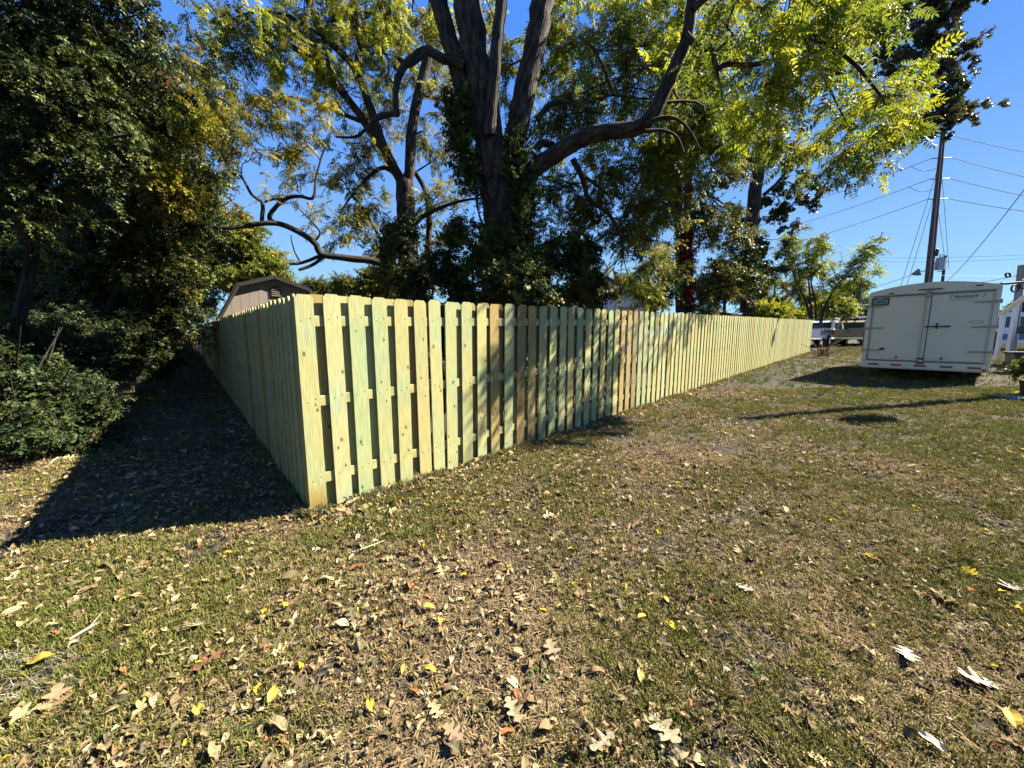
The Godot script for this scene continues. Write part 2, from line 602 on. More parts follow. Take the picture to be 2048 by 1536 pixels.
# ---------------------------------------------------------------- the scene
func _ready() -> void:
	rng.seed = 4
	bump.seed = 2; bump.frequency = 0.01
	patch.seed = 5; patch.frequency = 0.55; patch.fractal_octaves = 3
	patch2.seed = 9; patch2.frequency = 0.32; patch2.fractal_octaves = 2
	var cam := Camera3D.new()
	cam.name = "camera"
	add_child(cam)
	cam.position = Vector3(0, EYE, 0)
	cam.rotation.x = -PITCH
	cam.fov = rad_to_deg(2.0 * atan(768.0 / FOCAL))
	cam.near = 0.05
	cam.far = 900.0
	var env := Environment.new()
	env.background_mode = Environment.BG_SKY
	env.tonemap_mode = Environment.TONE_MAPPER_LINEAR
	env.tonemap_exposure = 5.0
	env.sdfgi_enabled = true
	env.ssao_enabled = true
	env.ssil_enabled = true
	var sm := ProceduralSkyMaterial.new()
	sm.sky_top_color = lin(0.05, 0.22, 0.84)
	sm.sky_horizon_color = lin(0.44, 0.80, 1.0)
	sm.sky_curve = 0.2
	sm.sky_energy_multiplier = 0.512      # about 0.23 in linear light
	sm.ground_horizon_color = lin(0.30, 0.32, 0.26)
	sm.ground_bottom_color = lin(0.10, 0.10, 0.06)
	sm.ground_energy_multiplier = 0.3
	sm.sun_angle_max = 0.0
	env.sky = Sky.new()
	env.sky.sky_material = sm
	var we := WorldEnvironment.new()
	we.name = "world"
	we.environment = env
	add_child(we)
	var sun := DirectionalLight3D.new()
	sun.name = "sun"
	add_child(sun)
	var to_sun := Vector3(sin(SUN_AZ) * cos(SUN_EL), sin(SUN_EL), -cos(SUN_AZ) * cos(SUN_EL))
	sun.look_at_from_position(to_sun * 50.0, Vector3.ZERO)
	sun.light_energy = 1.6
	sun.light_color = Color(1.0, 0.965, 0.9)
	sun.light_angular_distance = 0.5
	sun.shadow_enabled = true

	make_wood()
	make_bark()
	make_leaf_meshes()
	ground()
	fences()
	shed()
	house()
	walnut_tree()
	second_tree()
	right_trees()
	thicket()
	under_trees()
	far_trees()
	trailer()
	vehicles()
	poles_and_wires()
	carport()
	lawn()
	litter()


# ---------------------------------------------------------------- ground
func dryness(x: float, z: float) -> float:      # 0 green turf .. 1 bare earth and straw
	var ahead := -z
	var d := 0.55 + 0.55 * patch.get_noise_2d(x, z) + 0.45 * patch2.get_noise_2d(x + 30.0, z * 0.8)
	var path := exp(-pow((x - 0.55 - 0.32 * (ahead - 2.0)) / (0.8 + 0.16 * ahead), 2.0))
	d += 0.34 * path - 0.10
	d -= 0.22 * smoothstep(2.5, 6.5, x - 0.2 * ahead)
	if (Vector3(x, 0, z) - CORNER).dot(Vector3(cos(AZ_LEFT), 0, sin(AZ_LEFT))) < -0.1 and ahead > 2.6: d += 0.35
	return clampf(d, 0.0, 1.0)

func ground() -> void:
	var m := MB.new()
	var steps := 110
	var pts := []
	for i in steps + 1:
		var a := 2.0 * i / steps - 1.0
		var row := []
		for j in steps + 1:
			var b := float(j) / steps
			var x := signf(a) * pow(absf(a), 2.4) * 300.0
			var z := 8.0 - pow(b, 2.2) * 420.0
			row.append(Vector3(x, ground_at(x, z), z))
		pts.append(row)
	var arr_c := func(p: Vector3) -> Color:
		var d := dryness(p.x, p.z)
		return Color(0.050, 0.055, 0.017).lerp(Color(0.100, 0.069, 0.040), smoothstep(0.15, 0.85, d))
	for i in steps:
		for j in steps:
			for q in [[0, 0], [1, 1], [1, 0], [0, 0], [0, 1], [1, 1]]:
				var p: Vector3 = pts[i + q[0]][j + q[1]]
				m.col = arr_c.call(p)
				m.vert(p, Vector3.UP, Vector2(p.x, p.z))
	var grit := noise(0.06, 31, 4).get_seamless_image(512, 512)
	var coarse := noise(0.012, 32, 3).get_seamless_image(512, 512)
	var data := PackedByteArray()
	data.resize(512 * 512 * 3)
	for y in 512:
		for x in 512:
			var a := grit.get_pixel(x, y).r
			var b := coarse.get_pixel(x, y).r
			var l := clampf(0.5 + 1.3 * (a - 0.5) + 0.5 * (b - 0.5), 0.12, 1.0)
			var at := (y * 512 + x) * 3
			data[at] = int(l * 255); data[at + 1] = int(l * 248); data[at + 2] = int(l * 238)
	var tex := ImageTexture.create_from_image(Image.create_from_data(512, 512, false, Image.FORMAT_RGB8, data))
	var gm := StandardMaterial3D.new()
	gm.vertex_color_use_as_albedo = true
	gm.albedo_color = Color(1, 1, 1)
	gm.albedo_texture = tex
	gm.uv1_scale = Vector3(0.9, 0.9, 1)
	gm.roughness = 1.0
	gm.heightmap_enabled = true
	gm.heightmap_texture = tex
	gm.heightmap_scale = 2.0
	var g := single("ground", m.mesh(), gm, "", "")
	g.set_meta("kind", "structure")


# ---------------------------------------------------------------- fence
const TINTS := [[0.375, 0.35, 0.21], [0.39, 0.355, 0.21], [0.355, 0.345, 0.215], [0.335, 0.345, 0.215], [0.38, 0.32, 0.18], [0.39, 0.37, 0.245], [0.31, 0.23, 0.125], [0.305, 0.315, 0.21], [0.26, 0.19, 0.11]]

func picket_mesh(k: int) -> ArrayMesh:
	var r := RandomNumberGenerator.new()
	r.seed = 100 + k
	var w := 0.138 + r.randf_range(-0.0015, 0.0015)
	var h := 1.83
	var d := 0.024
	var th := 0.016
	var o := [Vector2(0, 0), Vector2(w, 0), Vector2(w, h - 0.03), Vector2(w - d, h), Vector2(d, h), Vector2(0, h - 0.03)]
	var m := MB.new()
	var col := k % 8
	var bow := r.randf_range(-0.004, 0.004)
	var uv := func(p: Vector2) -> Vector2:
		return Vector2((col + 0.02 + 0.96 * clampf(p.x / 0.14, 0, 1)) / 8.0, 1.0 - p.y / 1.83 * 0.998 - 0.001)
	if k == 8:               # the corner board, whose foot is stained brown
		var ys := [0.0, 0.08, 0.17, 0.24, 0.34]
		var brown := [Color(0.62, 0.42, 0.25), Color(0.72, 0.52, 0.33), Color(0.86, 0.72, 0.55), Color(0.97, 0.93, 0.86), Color.WHITE]
		for i in 4:
			for e in [[0, 0], [1, 1], [1, 0], [0, 0], [0, 1], [1, 1]]:
				m.col = brown[i + e[1]]
				m.vert(Vector3(e[0] * w, ys[i + e[1]], th), Vector3(0, 0, 1), uv.call(Vector2(e[0] * w, ys[i + e[1]])))
		m.col = Color.WHITE
	for face in [0.0, th]:
		var nn := Vector3(0, 0, 1 if face > 0 else -1)
		o[0].y = 0.34 if k == 8 and face > 0.0 else 0.0
		o[1].y = o[0].y
		for i in range(1, 5):
			var t := [o[0], o[i + 1], o[i]] if face > 0 else [o[0], o[i], o[i + 1]]
			for p in t: m.vert(Vector3(p.x, p.y, face), nn, uv.call(p))
	o[0].y = 0.0
	o[1].y = 0.0
	for i in 6:
		var a: Vector2 = o[i]
		var b: Vector2 = o[(i + 1) % 6]
		var nn := Vector3((b - a).y, -(b - a).x, 0).normalized()
		var q := [Vector3(a.x, a.y, 0), Vector3(a.x, a.y, th), Vector3(b.x, b.y, th), Vector3(b.x, b.y, 0)]
		for e in [0, 1, 2, 0, 2, 3]: m.vert(q[e], nn, uv.call(Vector2(q[e].x, q[e].y)))
	return m.mesh()

func fence_run(o: Node3D, az: float, sign_: float, length: float, fronts: Array, meshes: Array) -> void:
	var dir := Vector3(sin(az), 0, -cos(az))
	var base := func(s: float) -> float:
		var p := CORNER + dir * s
		return plain_ground(p.x, -p.z)
	var place := func(s: float, z: float, called: String, dy: float, k: int, tint: Array) -> void:
		var t := Transform3D(Basis(Vector3.BACK, rng.randf_range(-0.008, 0.008)) * Basis(Vector3.UP, rng.randf_range(-0.03, 0.03)) * Basis(Vector3.RIGHT, rng.randf_range(-0.003, 0.003)), Vector3(s if sign_ > 0 else -s - 0.138, base.call(s) + dy, z))
		part(called, meshes[k], wood(tint[0], tint[1], tint[2]), o, t)
	var first := [0, 5, 3, 2, 0, 4, 0, 2, 0, 0, 6, 7, 8, 6, 7, 3, 5, 4, 7, 2, 3, 4, 3, 1, 6, 6, 8, 7, 7, 3, 0]
	for i in fronts.size():
		var k := rng.randi_range(0, meshes.size() - 2)
		var tint: Array = TINTS[rng.randi_range(0, 5)]
		if sign_ > 0:
			if i < first.size(): tint = TINTS[first[i]]
			else: tint = TINTS[[0, 1, 5, 5, 1, 4][rng.randi_range(0, 5)]]
			if i == 0: k = meshes.size() - 1
		elif rng.randf() < 0.2: tint = TINTS[rng.randi_range(5, 8)]
		place.call(fronts[i] + rng.randf_range(-0.004, 0.004), -0.016, "picket", rng.randf_range(-0.006, 0.014) + 0.012, k, tint)
	var backs := 0
	for i in fronts.size() - 1:
		var gap: float = fronts[i + 1] - fronts[i]
		if gap < 0.176 or backs > 144: continue
		var s: float = (fronts[i] + fronts[i + 1]) * 0.5
		backs += 1
		var tint: Array = TINTS[[0, 6, 8, 6, 4][rng.randi_range(0, 4)]]
		place.call(s, -0.016 - 0.016 - 0.0385, "picket", rng.randf_range(0.0, 0.014) + 0.012, rng.randi_range(0, meshes.size() - 2), tint)
	var s0 := 0.0
	while s0 < length:
		var s1 := minf(s0 + 2.44, length)
		for y in [0.29, 0.965, 1.63]:
			var sa := maxf(s0, 0.012 if sign_ > 0 else 0.06)
			var a := Vector3(sa * sign_, base.call(sa) + y, -0.0355)
			var b := Vector3((s1 - 0.003) * sign_, base.call(s1) + y, -0.0355)
			var m := MB.new()
			var dd := (b - a).normalized()
			var bb := Basis(dd, Vector3(-dd.y, dd.x, 0), Vector3.BACK)
			m.box((a + b) * 0.5, Vector3(a.distance_to(b), 0.089, 0.038), bb, 0.003)
			for j in m.u.size(): m.u[j] = Vector2(0.02 + 0.9 * fposmod(m.u[j].y * 1.4, 0.12), m.u[j].x * 0.4)
			part("rail", m.mesh(), wood(0.36, 0.31, 0.175), o)
		var pm := MB.new()
		pm.box(Vector3(0, 0.85, 0), Vector3(0.089, 1.8, 0.089), Basis(), 0.004)
		for j in pm.u.size(): pm.u[j] = Vector2(fposmod(pm.u[j].x * 1.0, 0.12), pm.u[j].y * 0.5)
		part("post", pm.mesh(), wood(0.32, 0.29, 0.16), o, Transform3D(Basis(), Vector3((s0 + 0.1) * sign_, base.call(s0) - 0.05, -0.125)))
		s0 = s1

func fences() -> void:
	var meshes := []
	for k in 9: meshes.append(picket_mesh(k))
	var right: Array = [0.0, 0.213, 0.41, 0.628, 0.832, 1.054, 1.222, 1.389, 1.604]
	while right[right.size() - 1] < 26.3: right.append(right[right.size() - 1] + 0.2155)
	var left: Array = [0.018]
	while left[left.size() - 1] < 33.0: left.append(left[left.size() - 1] + (0.2155 if rng.randf() > 0.06 else 0.185))
	var o := thing("shadowbox_fence", "sunlit run of new yellow-green picket fence facing the lawn and trailer", "fence", CORNER)
	o.rotation.y = PI / 2 - AZ_RIGHT
	fence_run(o, AZ_RIGHT, 1.0, 26.5, right, meshes)
	var p := thing("shadowbox_fence", "shaded run of new picket fence facing the dark thicket, from corner to shed", "fence", CORNER)
	p.rotation.y = -PI / 2 - AZ_LEFT
	fence_run(p, AZ_LEFT, -1.0, 33.2, left, meshes)


# ---------------------------------------------------------------- buildings beyond the fence
func shed() -> void:
	var t := thing("garden_shed", "tan barn-roofed shed with a dark louvred gable vent behind the fence", "shed", Vector3(-8.8, plain_ground(-8.8, 14.0), -14.0), deg_to_rad(36.0))
	var eave := 2.05
	var half := 1.68
	var prof := [Vector2(-half, eave), Vector2(-1.12, 3.12), Vector2(0, 3.5), Vector2(1.12, 3.12), Vector2(half, eave)]
	var wall := mat(0.19, 0.155, 0.122, 0.85)
	var n := 12
	var top := func(x: float) -> float:
		for i in 4:
			if x <= prof[i + 1].x + 1e-5:
				return lerpf(prof[i].y, prof[i + 1].y, clampf((x - prof[i].x) / (prof[i + 1].x - prof[i].x), 0, 1))
		return eave
	for i in n:                       # sheet siding, grooved board by board
		var x0 := -half + 0.06 + (2 * half - 0.12) * i / n + 0.004
		var x1 := -half + 0.06 + (2 * half - 0.12) * (i + 1) / n - 0.004
		var m := MB.new()
		var outline := PackedVector3Array([Vector3(x0, 0, 0), Vector3(x1, 0, 0), Vector3(x1, top.call(x1) - 0.06, 0)])
		for q in prof:
			if q.x > x0 and q.x < x1: outline.append(Vector3(q.x, q.y - 0.06, 0))
		outline.append(Vector3(x0, top.call(x0) - 0.06, 0))
		m.prism(outline, Vector3(0, 0, -0.03))
		part("siding_board", m.mesh(), wall, t)
	var b := MB.new()
	b.box(Vector3(-half + 0.05, 1.0, -2.0), Vector3(0.06, 1.95, 3.96)); b.box(Vector3(half - 0.05, 1.0, -2.0), Vector3(0.06, 1.95, 3.96))
	var back := PackedVector3Array([Vector3(-half, 0, -4), Vector3(half, 0, -4)])
	for i in range(4, -1, -1): back.append(Vector3(prof[i].x, prof[i].y, -4))
	b.prism(back, Vector3(0, 0, 0.04))
	b.box(Vector3(0, 1.3, -0.05), Vector3(2.2, 2.6, 0.03))
	part("wall", b.mesh(), wall, t)
	for i in 4:
		var m := MB.new()
		var a: Vector2 = prof[i]
		var e: Vector2 = prof[i + 1]
		var dir := (e - a).normalized()
		if i == 0: a -= dir * 0.16
		if i == 3: e += dir * 0.16
		var nn := Vector2(-dir.y, dir.x) * 0.05
		m.prism(PackedVector3Array([Vector3(a.x, a.y, 0.16), Vector3(e.x, e.y, 0.16), Vector3(e.x + nn.x, e.y + nn.y, 0.16), Vector3(a.x + nn.x, a.y + nn.y, 0.16)]), Vector3(0, 0, -4.3))
		part("roof", m.mesh(), mat(0.016, 0.013, 0.012, 0.95), t)
		var f := MB.new()
		f.prism(PackedVector3Array([Vector3(a.x, a.y, 0.185), Vector3(e.x, e.y, 0.185), Vector3(e.x - nn.x * 1.6, e.y - nn.y * 1.6, 0.185), Vector3(a.x - nn.x * 1.6, a.y - nn.y * 1.6, 0.185)]), Vector3(0, 0, -0.03))
		part("bargeboard", f.mesh(), mat(0.014, 0.011, 0.009, 0.9), t)
	var hb := MB.new()
	hb.box(Vector3(0, 1.93, 0.012), Vector3(2.0 * half - 0.25, 0.03, 0.02))
	part("trim", hb.mesh(), mat(0.16, 0.12, 0.09), t)
	var vent := MB.new()
	var arch := PackedVector3Array([Vector3(-0.17, 2.75, 0.03), Vector3(0.17, 2.75, 0.03), Vector3(0.17, 3.08, 0.03), Vector3(0.1, 3.17, 0.03), Vector3(-0.1, 3.17, 0.03), Vector3(-0.17, 3.08, 0.03)])
	vent.prism(arch, Vector3(0, 0, -0.029))
	var vp := part("gable_vent", vent.mesh(), mat(0.02, 0.016, 0.014), t)
	for k in 5:
		var s := MB.new()
		s.box(Vector3(0, 2.80 + k * 0.07, 0.045), Vector3(0.25, 0.028, 0.02), Basis(Vector3.RIGHT, 0.6))
		part("louvre", s.mesh(), mat(0.22, 0.18, 0.15), vp)

func house() -> void:
	var t := thing("white_house", "white clapboard house gable glimpsed through leaves behind the fence", "house", Vector3(4.9, plain_ground(4.9, 22), -22.0), deg_to_rad(-20.0))
	var half := 2.9
	var eave := 2.75
	var ridge := 4.75
	var b := MB.new()
	b.prism(PackedVector3Array([Vector3(-half, 0, -0.03), Vector3(half, 0, -0.03), Vector3(half, eave, -0.03), Vector3(0, ridge - 0.1, -0.03), Vector3(-half, eave, -0.03)]), Vector3(0, 0, -7))
	part("wall", b.mesh(), mat(0.62, 0.62, 0.62), t)
	var y := 0.1
	while y < ridge - 0.3:
		var w := half if y < eave - 0.12 else half * (ridge - y - 0.2) / (ridge - eave)
		var m := MB.new()
		m.box(Vector3(0, y + 0.085, -0.01), Vector3(2 * w, 0.172, 0.018), Basis(Vector3.RIGHT, 0.06))
		part("siding_board", m.mesh(), mat(0.74, 0.74, 0.74), t)
		y += 0.176
	for s in [-1.0, 1.0]:
		var m := MB.new()
		m.prism(PackedVector3Array([Vector3(0, ridge, 0.3), Vector3(0, ridge + 0.12, 0.3), Vector3(s * (half + 0.45), eave - 0.16, 0.3), Vector3(s * (half + 0.45), eave - 0.3, 0.3)]), Vector3(0, 0, -7.5))
		part("roof", m.mesh(), mat(0.07, 0.07, 0.075, 0.95), t)
	for x in [-1.3, 1.2]:
		var f := MB.new()
		f.box(Vector3(x, 1.7, 0.012), Vector3(0.95, 1.35, 0.04))
		var w := part("window", f.mesh(), mat(0.7, 0.7, 0.7), t)
		var g := MB.new()
		g.box(Vector3(x, 1.7, 0.03), Vector3(0.8, 1.2, 0.02))
		part("pane", g.mesh(), mat(0.03, 0.035, 0.04, 0.1), w)


# ---------------------------------------------------------------- trees
func walnut_tree() -> void:
	var base := spot(1026, 600, 8.5)
	base.y = plain_ground(base.x, 8.5) - 0.05
	var t := plant("walnut_tree", "big dark many-stemmed walnut with ivy and yellow-green crown just behind the fence corner run", "tree", base)
	var foot := survey([1022, 600, 1010, 500, 1003, 420, 992, 340, 985, 285], 8.5, 8.3)
	foot.insert(0, base)
	limb(t, foot, 0.36, 0.40, 14)
	branch(t, [985, 300, 945, 235, 915, 140, 893, 60, 872, -30, 855, -140], 8.3, 8.0, 0.22, 0.18)
	branch(t, [985, 310, 972, 240, 955, 140, 940, 40, 930, -80, 925, -220], 8.3, 7.8, 0.34, 0.30)
	branch(t, [980, 270, 985, 190, 993, 100, 1002, 0, 1010, -110], 7.95, 7.6, 0.15, 0.12)
	branch(t, [1003, 350, 1032, 270, 1050, 180, 1068, 90, 1086, 0, 1110, -140], 8.4, 8.0, 0.27, 0.24)
	branch(t, [1030, 380, 1065, 340, 1105, 312, 1150, 283, 1195, 266, 1250, 260, 1292, 245, 1325, 190, 1350, 135, 1372, 80, 1385, 10, 1400, -90], 8.3, 6.9, 0.22, 0.10)
	branch(t, [1372, 70, 1400, 95, 1425, 100, 1434, 135, 1455, 128, 1500, 130, 1560, 120, 1620, 130, 1690, 150], 6.9, 6.2, 0.07, 0.025)
	branch(t, [1434, 135, 1440, 170, 1446, 200], 6.8, 6.6, 0.035, 0.015)
	branch(t, [1290, 248, 1330, 235, 1360, 242, 1385, 270, 1400, 300], 7.4, 7.0, 0.05, 0.015)
	branch(t, [1290, 262, 1330, 262, 1355, 275, 1368, 305], 7.4, 7.1, 0.04, 0.015)
	branch(t, [1385, 20, 1440, -20, 1520, 20, 1600, 60, 1700, 120, 1760, 190], 6.8, 6.0, 0.07, 0.02)
	branch(t, [1600, 60, 1650, 160, 1690, 240], 6.3, 6.2, 0.03, 0.012)
	branch(t, [1145, 318, 1165, 355, 1178, 400, 1215, 425, 1240, 470, 1246, 510], 8.4, 9.0, 0.075, 0.03)
	branch(t, [1172, 355, 1195, 372, 1220, 392], 8.4, 8.6, 0.045, 0.02)
	branch(t, [1072, 300, 1085, 285, 1105, 290], 8.3, 8.1, 0.10, 0.08)
	branch(t, [1075, 240, 1095, 215, 1118, 202, 1142, 208], 8.4, 8.4, 0.08, 0.04)
	branch(t, [1228, 190, 1205, 130, 1185, 95, 1160, 75], 8.5, 8.6, 0.05, 0.015)
	branch(t, [930, 135, 905, 120, 886, 117, 853, 101, 825, 117, 805, 137, 793, 169, 791, 202, 795, 230], 8.0, 7.8, 0.115, 0.06)
	branch(t, [853, 101, 822, 130, 803, 122, 795, 115], 7.9, 7.8, 0.06, 0.045)
	branch(t, [795, 228, 773, 230, 749, 242, 728, 262, 708, 274, 672, 274], 7.8, 7.7, 0.068, 0.02)
	# the bright overhanging part toward the lawn
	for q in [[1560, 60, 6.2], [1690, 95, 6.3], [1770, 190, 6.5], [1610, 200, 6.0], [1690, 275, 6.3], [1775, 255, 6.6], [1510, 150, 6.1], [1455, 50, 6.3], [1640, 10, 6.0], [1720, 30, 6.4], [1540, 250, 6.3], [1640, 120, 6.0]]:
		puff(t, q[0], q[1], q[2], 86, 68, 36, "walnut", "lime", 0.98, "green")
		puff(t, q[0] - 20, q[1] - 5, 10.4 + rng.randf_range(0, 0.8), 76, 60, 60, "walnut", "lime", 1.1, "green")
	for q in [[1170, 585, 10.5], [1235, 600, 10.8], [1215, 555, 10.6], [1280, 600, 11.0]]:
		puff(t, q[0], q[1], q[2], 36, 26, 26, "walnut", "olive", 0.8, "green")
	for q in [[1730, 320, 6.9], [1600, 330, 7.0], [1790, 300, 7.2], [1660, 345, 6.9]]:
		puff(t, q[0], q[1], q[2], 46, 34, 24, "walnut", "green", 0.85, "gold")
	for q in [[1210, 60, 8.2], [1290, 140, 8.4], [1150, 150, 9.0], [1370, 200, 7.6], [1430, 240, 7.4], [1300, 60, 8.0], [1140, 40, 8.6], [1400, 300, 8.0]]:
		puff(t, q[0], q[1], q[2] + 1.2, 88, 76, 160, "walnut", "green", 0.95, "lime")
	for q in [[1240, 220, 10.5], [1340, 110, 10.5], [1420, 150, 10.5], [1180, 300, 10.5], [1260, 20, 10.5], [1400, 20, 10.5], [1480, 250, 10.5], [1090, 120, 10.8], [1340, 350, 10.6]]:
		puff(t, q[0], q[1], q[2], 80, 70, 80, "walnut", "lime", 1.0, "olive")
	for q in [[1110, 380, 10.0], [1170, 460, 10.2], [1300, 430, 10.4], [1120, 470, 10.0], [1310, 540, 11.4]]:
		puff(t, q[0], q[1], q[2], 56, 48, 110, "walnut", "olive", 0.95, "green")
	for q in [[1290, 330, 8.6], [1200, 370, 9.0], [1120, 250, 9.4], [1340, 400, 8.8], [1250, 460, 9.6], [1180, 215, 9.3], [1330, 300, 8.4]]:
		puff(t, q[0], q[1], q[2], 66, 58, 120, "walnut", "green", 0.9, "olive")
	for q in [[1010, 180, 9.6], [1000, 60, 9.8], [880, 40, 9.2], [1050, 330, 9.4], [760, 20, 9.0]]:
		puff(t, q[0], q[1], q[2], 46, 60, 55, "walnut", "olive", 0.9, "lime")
	finish(t, bark(0.07, 0.052, 0.038), 0.9, 0.5)
	# ivy
	var v := thing("ivy", "dark glossy ivy climbing the big walnut trunk behind the fence", "vine", base)
	var buf := {}
	for q in [[915, 215, 26, 34, 260], [922, 280, 24, 50, 360], [940, 350, 24, 46, 260], [1040, 330, 24, 60, 360], [1050, 420, 30, 60, 420], [1042, 500, 42, 50, 420], [970, 500, 40, 60, 420], [1000, 560, 60, 40, 420]]:
		var k := 8.1 / FOCAL
		var c := spot(q[0], q[1], 8.1)
		for i in int(q[4] * 0.9):
			var p := c + Vector3(rng.randfn() * q[2] * k * 0.5, rng.randfn() * q[3] * k * 0.5, rng.randfn() * 0.16)
			var key := "broad%d" % rng.randi_range(0, 2)
			if not buf.has(key): buf[key] = PackedFloat32Array()
			var b: PackedFloat32Array = buf[key]
			put(b, p - base, Vector3(rng.randfn(), rng.randf_range(-0.4, 1.0), rng.randfn()), Vector3(0, 0.2, 1), rng.randf_range(0.5, 0.85), hue("dark"))
			buf[key] = b
	var st := MB.new()
	for i in 5:
		var p := PackedVector3Array()
		for j in 7: p.append(spot(1022 - 14 * j + 26 * sin(j + i * 2.0), 600 - 62 * j, 8.02) - base)
		st.tube(smooth(p, 3), PackedFloat32Array(range(19).map(func(a): return 0.018)), 5)
	part("stem", st.mesh(), bark(0.06, 0.05, 0.04), v)
	for key in buf: scatter("foliage", leaf_meshes[key], leaf_mat(0.6, 0.4), buf[key], v)

func second_tree() -> void:
	var base := spot(815, 600, 12.5)
	base.y = plain_ground(base.x, 12.5) - 0.05
	var t := plant("spreading_tree", "forked tree with a long crooked low limb and thin gold leaves, left of the walnut", "tree", base)
	var foot := survey([818, 560, 815, 472, 812, 410, 809, 363], 12.5, 12.4)
	foot.insert(0, base)
	limb(t, foot, 0.34, 0.27, 12)
	branch(t, [811, 375, 819, 343, 825, 250, 850, 141, 862, 81, 866, 0, 872, -100], 12.4, 12.0, 0.20, 0.14)
	branch(t, [809, 370, 797, 350, 769, 299, 749, 242, 728, 178, 708, 133, 676, 100, 644, 69, 615, 0, 600, -60], 12.4, 11.2, 0.19, 0.07)
	branch(t, [775, 310, 740, 262, 708, 214, 680, 180, 652, 157, 611, 113, 575, 88, 539, 69, 502, 40, 470, 20], 12.3, 10.6, 0.15, 0.035)
	branch(t, [712, 140, 718, 110, 720, 81, 712, 0, 708, -60], 11.9, 11.6, 0.11, 0.07)
	branch(t, [620, 120, 590, 40, 545, 26, 500, 26, 460, 40], 11.0, 10.6, 0.06, 0.02)
	branch(t, [640, 70, 570, 30, 520, 25], 11.3, 11.0, 0.05, 0.02)
	branch(t, [752, 252, 728, 245, 690, 230, 660, 218, 620, 206, 580, 194, 530, 196], 12.3, 11.0, 0.09, 0.02)
	branch(t, [840, 590, 815, 562, 793, 553, 757, 525, 700, 517, 644, 508, 628, 484, 583, 456, 543, 446, 490, 452, 450, 456, 400, 452, 340, 456, 260, 442, 200, 438], 11.6, 8.6, 0.145, 0.02)
	branch(t, [648, 508, 620, 520, 598, 527, 579, 528], 10.6, 10.3, 0.06, 0.04)
	branch(t, [648, 512, 625, 530, 597, 540], 10.6, 10.3, 0.06, 0.045)
	branch(t, [600, 523, 590, 505, 584, 485, 582, 470], 10.4, 10.3, 0.025, 0.012)
	branch(t, [547, 446, 539, 434, 548, 418, 567, 400, 595, 392, 624, 397, 630, 375, 632, 355, 644, 311, 655, 290], 10.0, 10.2, 0.075, 0.02)
	branch(t, [523, 452, 525, 408, 515, 398, 502, 387, 490, 365, 478, 351, 450, 349, 425, 345], 9.9, 9.4, 0.06, 0.015)
	branch(t, [530, 404, 548, 398, 570, 398], 9.9, 9.8, 0.035, 0.03)
	branch(t, [628, 484, 640, 465, 620, 440, 585, 404], 10.4, 10.3, 0.035, 0.015)
	branch(t, [793, 350, 765, 335, 732, 359, 704, 391, 680, 425], 12.35, 11.6, 0.09, 0.02)
	branch(t, [704, 391, 735, 430, 770, 500, 800, 560], 11.9, 11.8, 0.05, 0.06)
	branch(t, [816, 470, 830, 445, 860, 425, 890, 412, 930, 400, 975, 395], 12.5, 11.2, 0.11, 0.03)
	branch(t, [830, 345, 850, 380, 858, 440, 855, 520], 12.9, 12.9, 0.08, 0.13)
	for q in [[560, 120, 11.0], [650, 60, 11.6], [760, 70, 12.6], [690, 180, 11.8], [470, 60, 10.4], [820, 40, 12.8], [590, 30, 11.2], [780, 160, 13.0], [710, 20, 12.0]]:
		puff(t, q[0], q[1], q[2], 88, 78, 150, "walnut", "olive", 1.0, "lime")
	for q in [[640, 240, 10.6], [560, 250, 10.2], [480, 230, 9.8], [700, 300, 11.6], [420, 280, 9.4], [590, 310, 10.4], [520, 200, 10.0], [440, 230, 9.0], [400, 190, 8.8]]:
		puff(t, q[0], q[1], q[2], 62, 52, 70 if q[0] > 500 else 40, "walnut", "gold", 0.9, "olive")
	for q in [[740, 420, 12.0], [690, 470, 11.6], [700, 350, 12.0], [850, 300, 12.9], [880, 220, 12.6], [745, 500, 11.8], [860, 420, 12.6]]:
		puff(t, q[0], q[1], q[2], 52, 50, 75, "walnut", "olive", 0.95, "gold")
	for q in [[870, 170, 13.6], [890, 300, 13.4], [850, 480, 13.2], [760, 290, 13.2], [720, 420, 12.8], [640, 370, 12.4], [905, 420, 12.8], [900, 100, 13.6], [660, 130, 13.0], [790, 230, 13.6]]:
		puff(t, q[0], q[1], q[2], 56, 56, 46, "walnut", "olive", 0.95, "gold")
	for q in [[560, 400, 10.0], [450, 330, 9.4], [500, 320, 9.6], [620, 430, 10.2], [400, 420, 9.0], [420, 150, 9.8], [360, 90, 9.6]]:
		puff(t, q[0], q[1], q[2], 60, 44, 26, "walnut", "olive", 0.8, "gold")
	finish(t, bark(0.066, 0.05, 0.037), 0.85, 0.5)

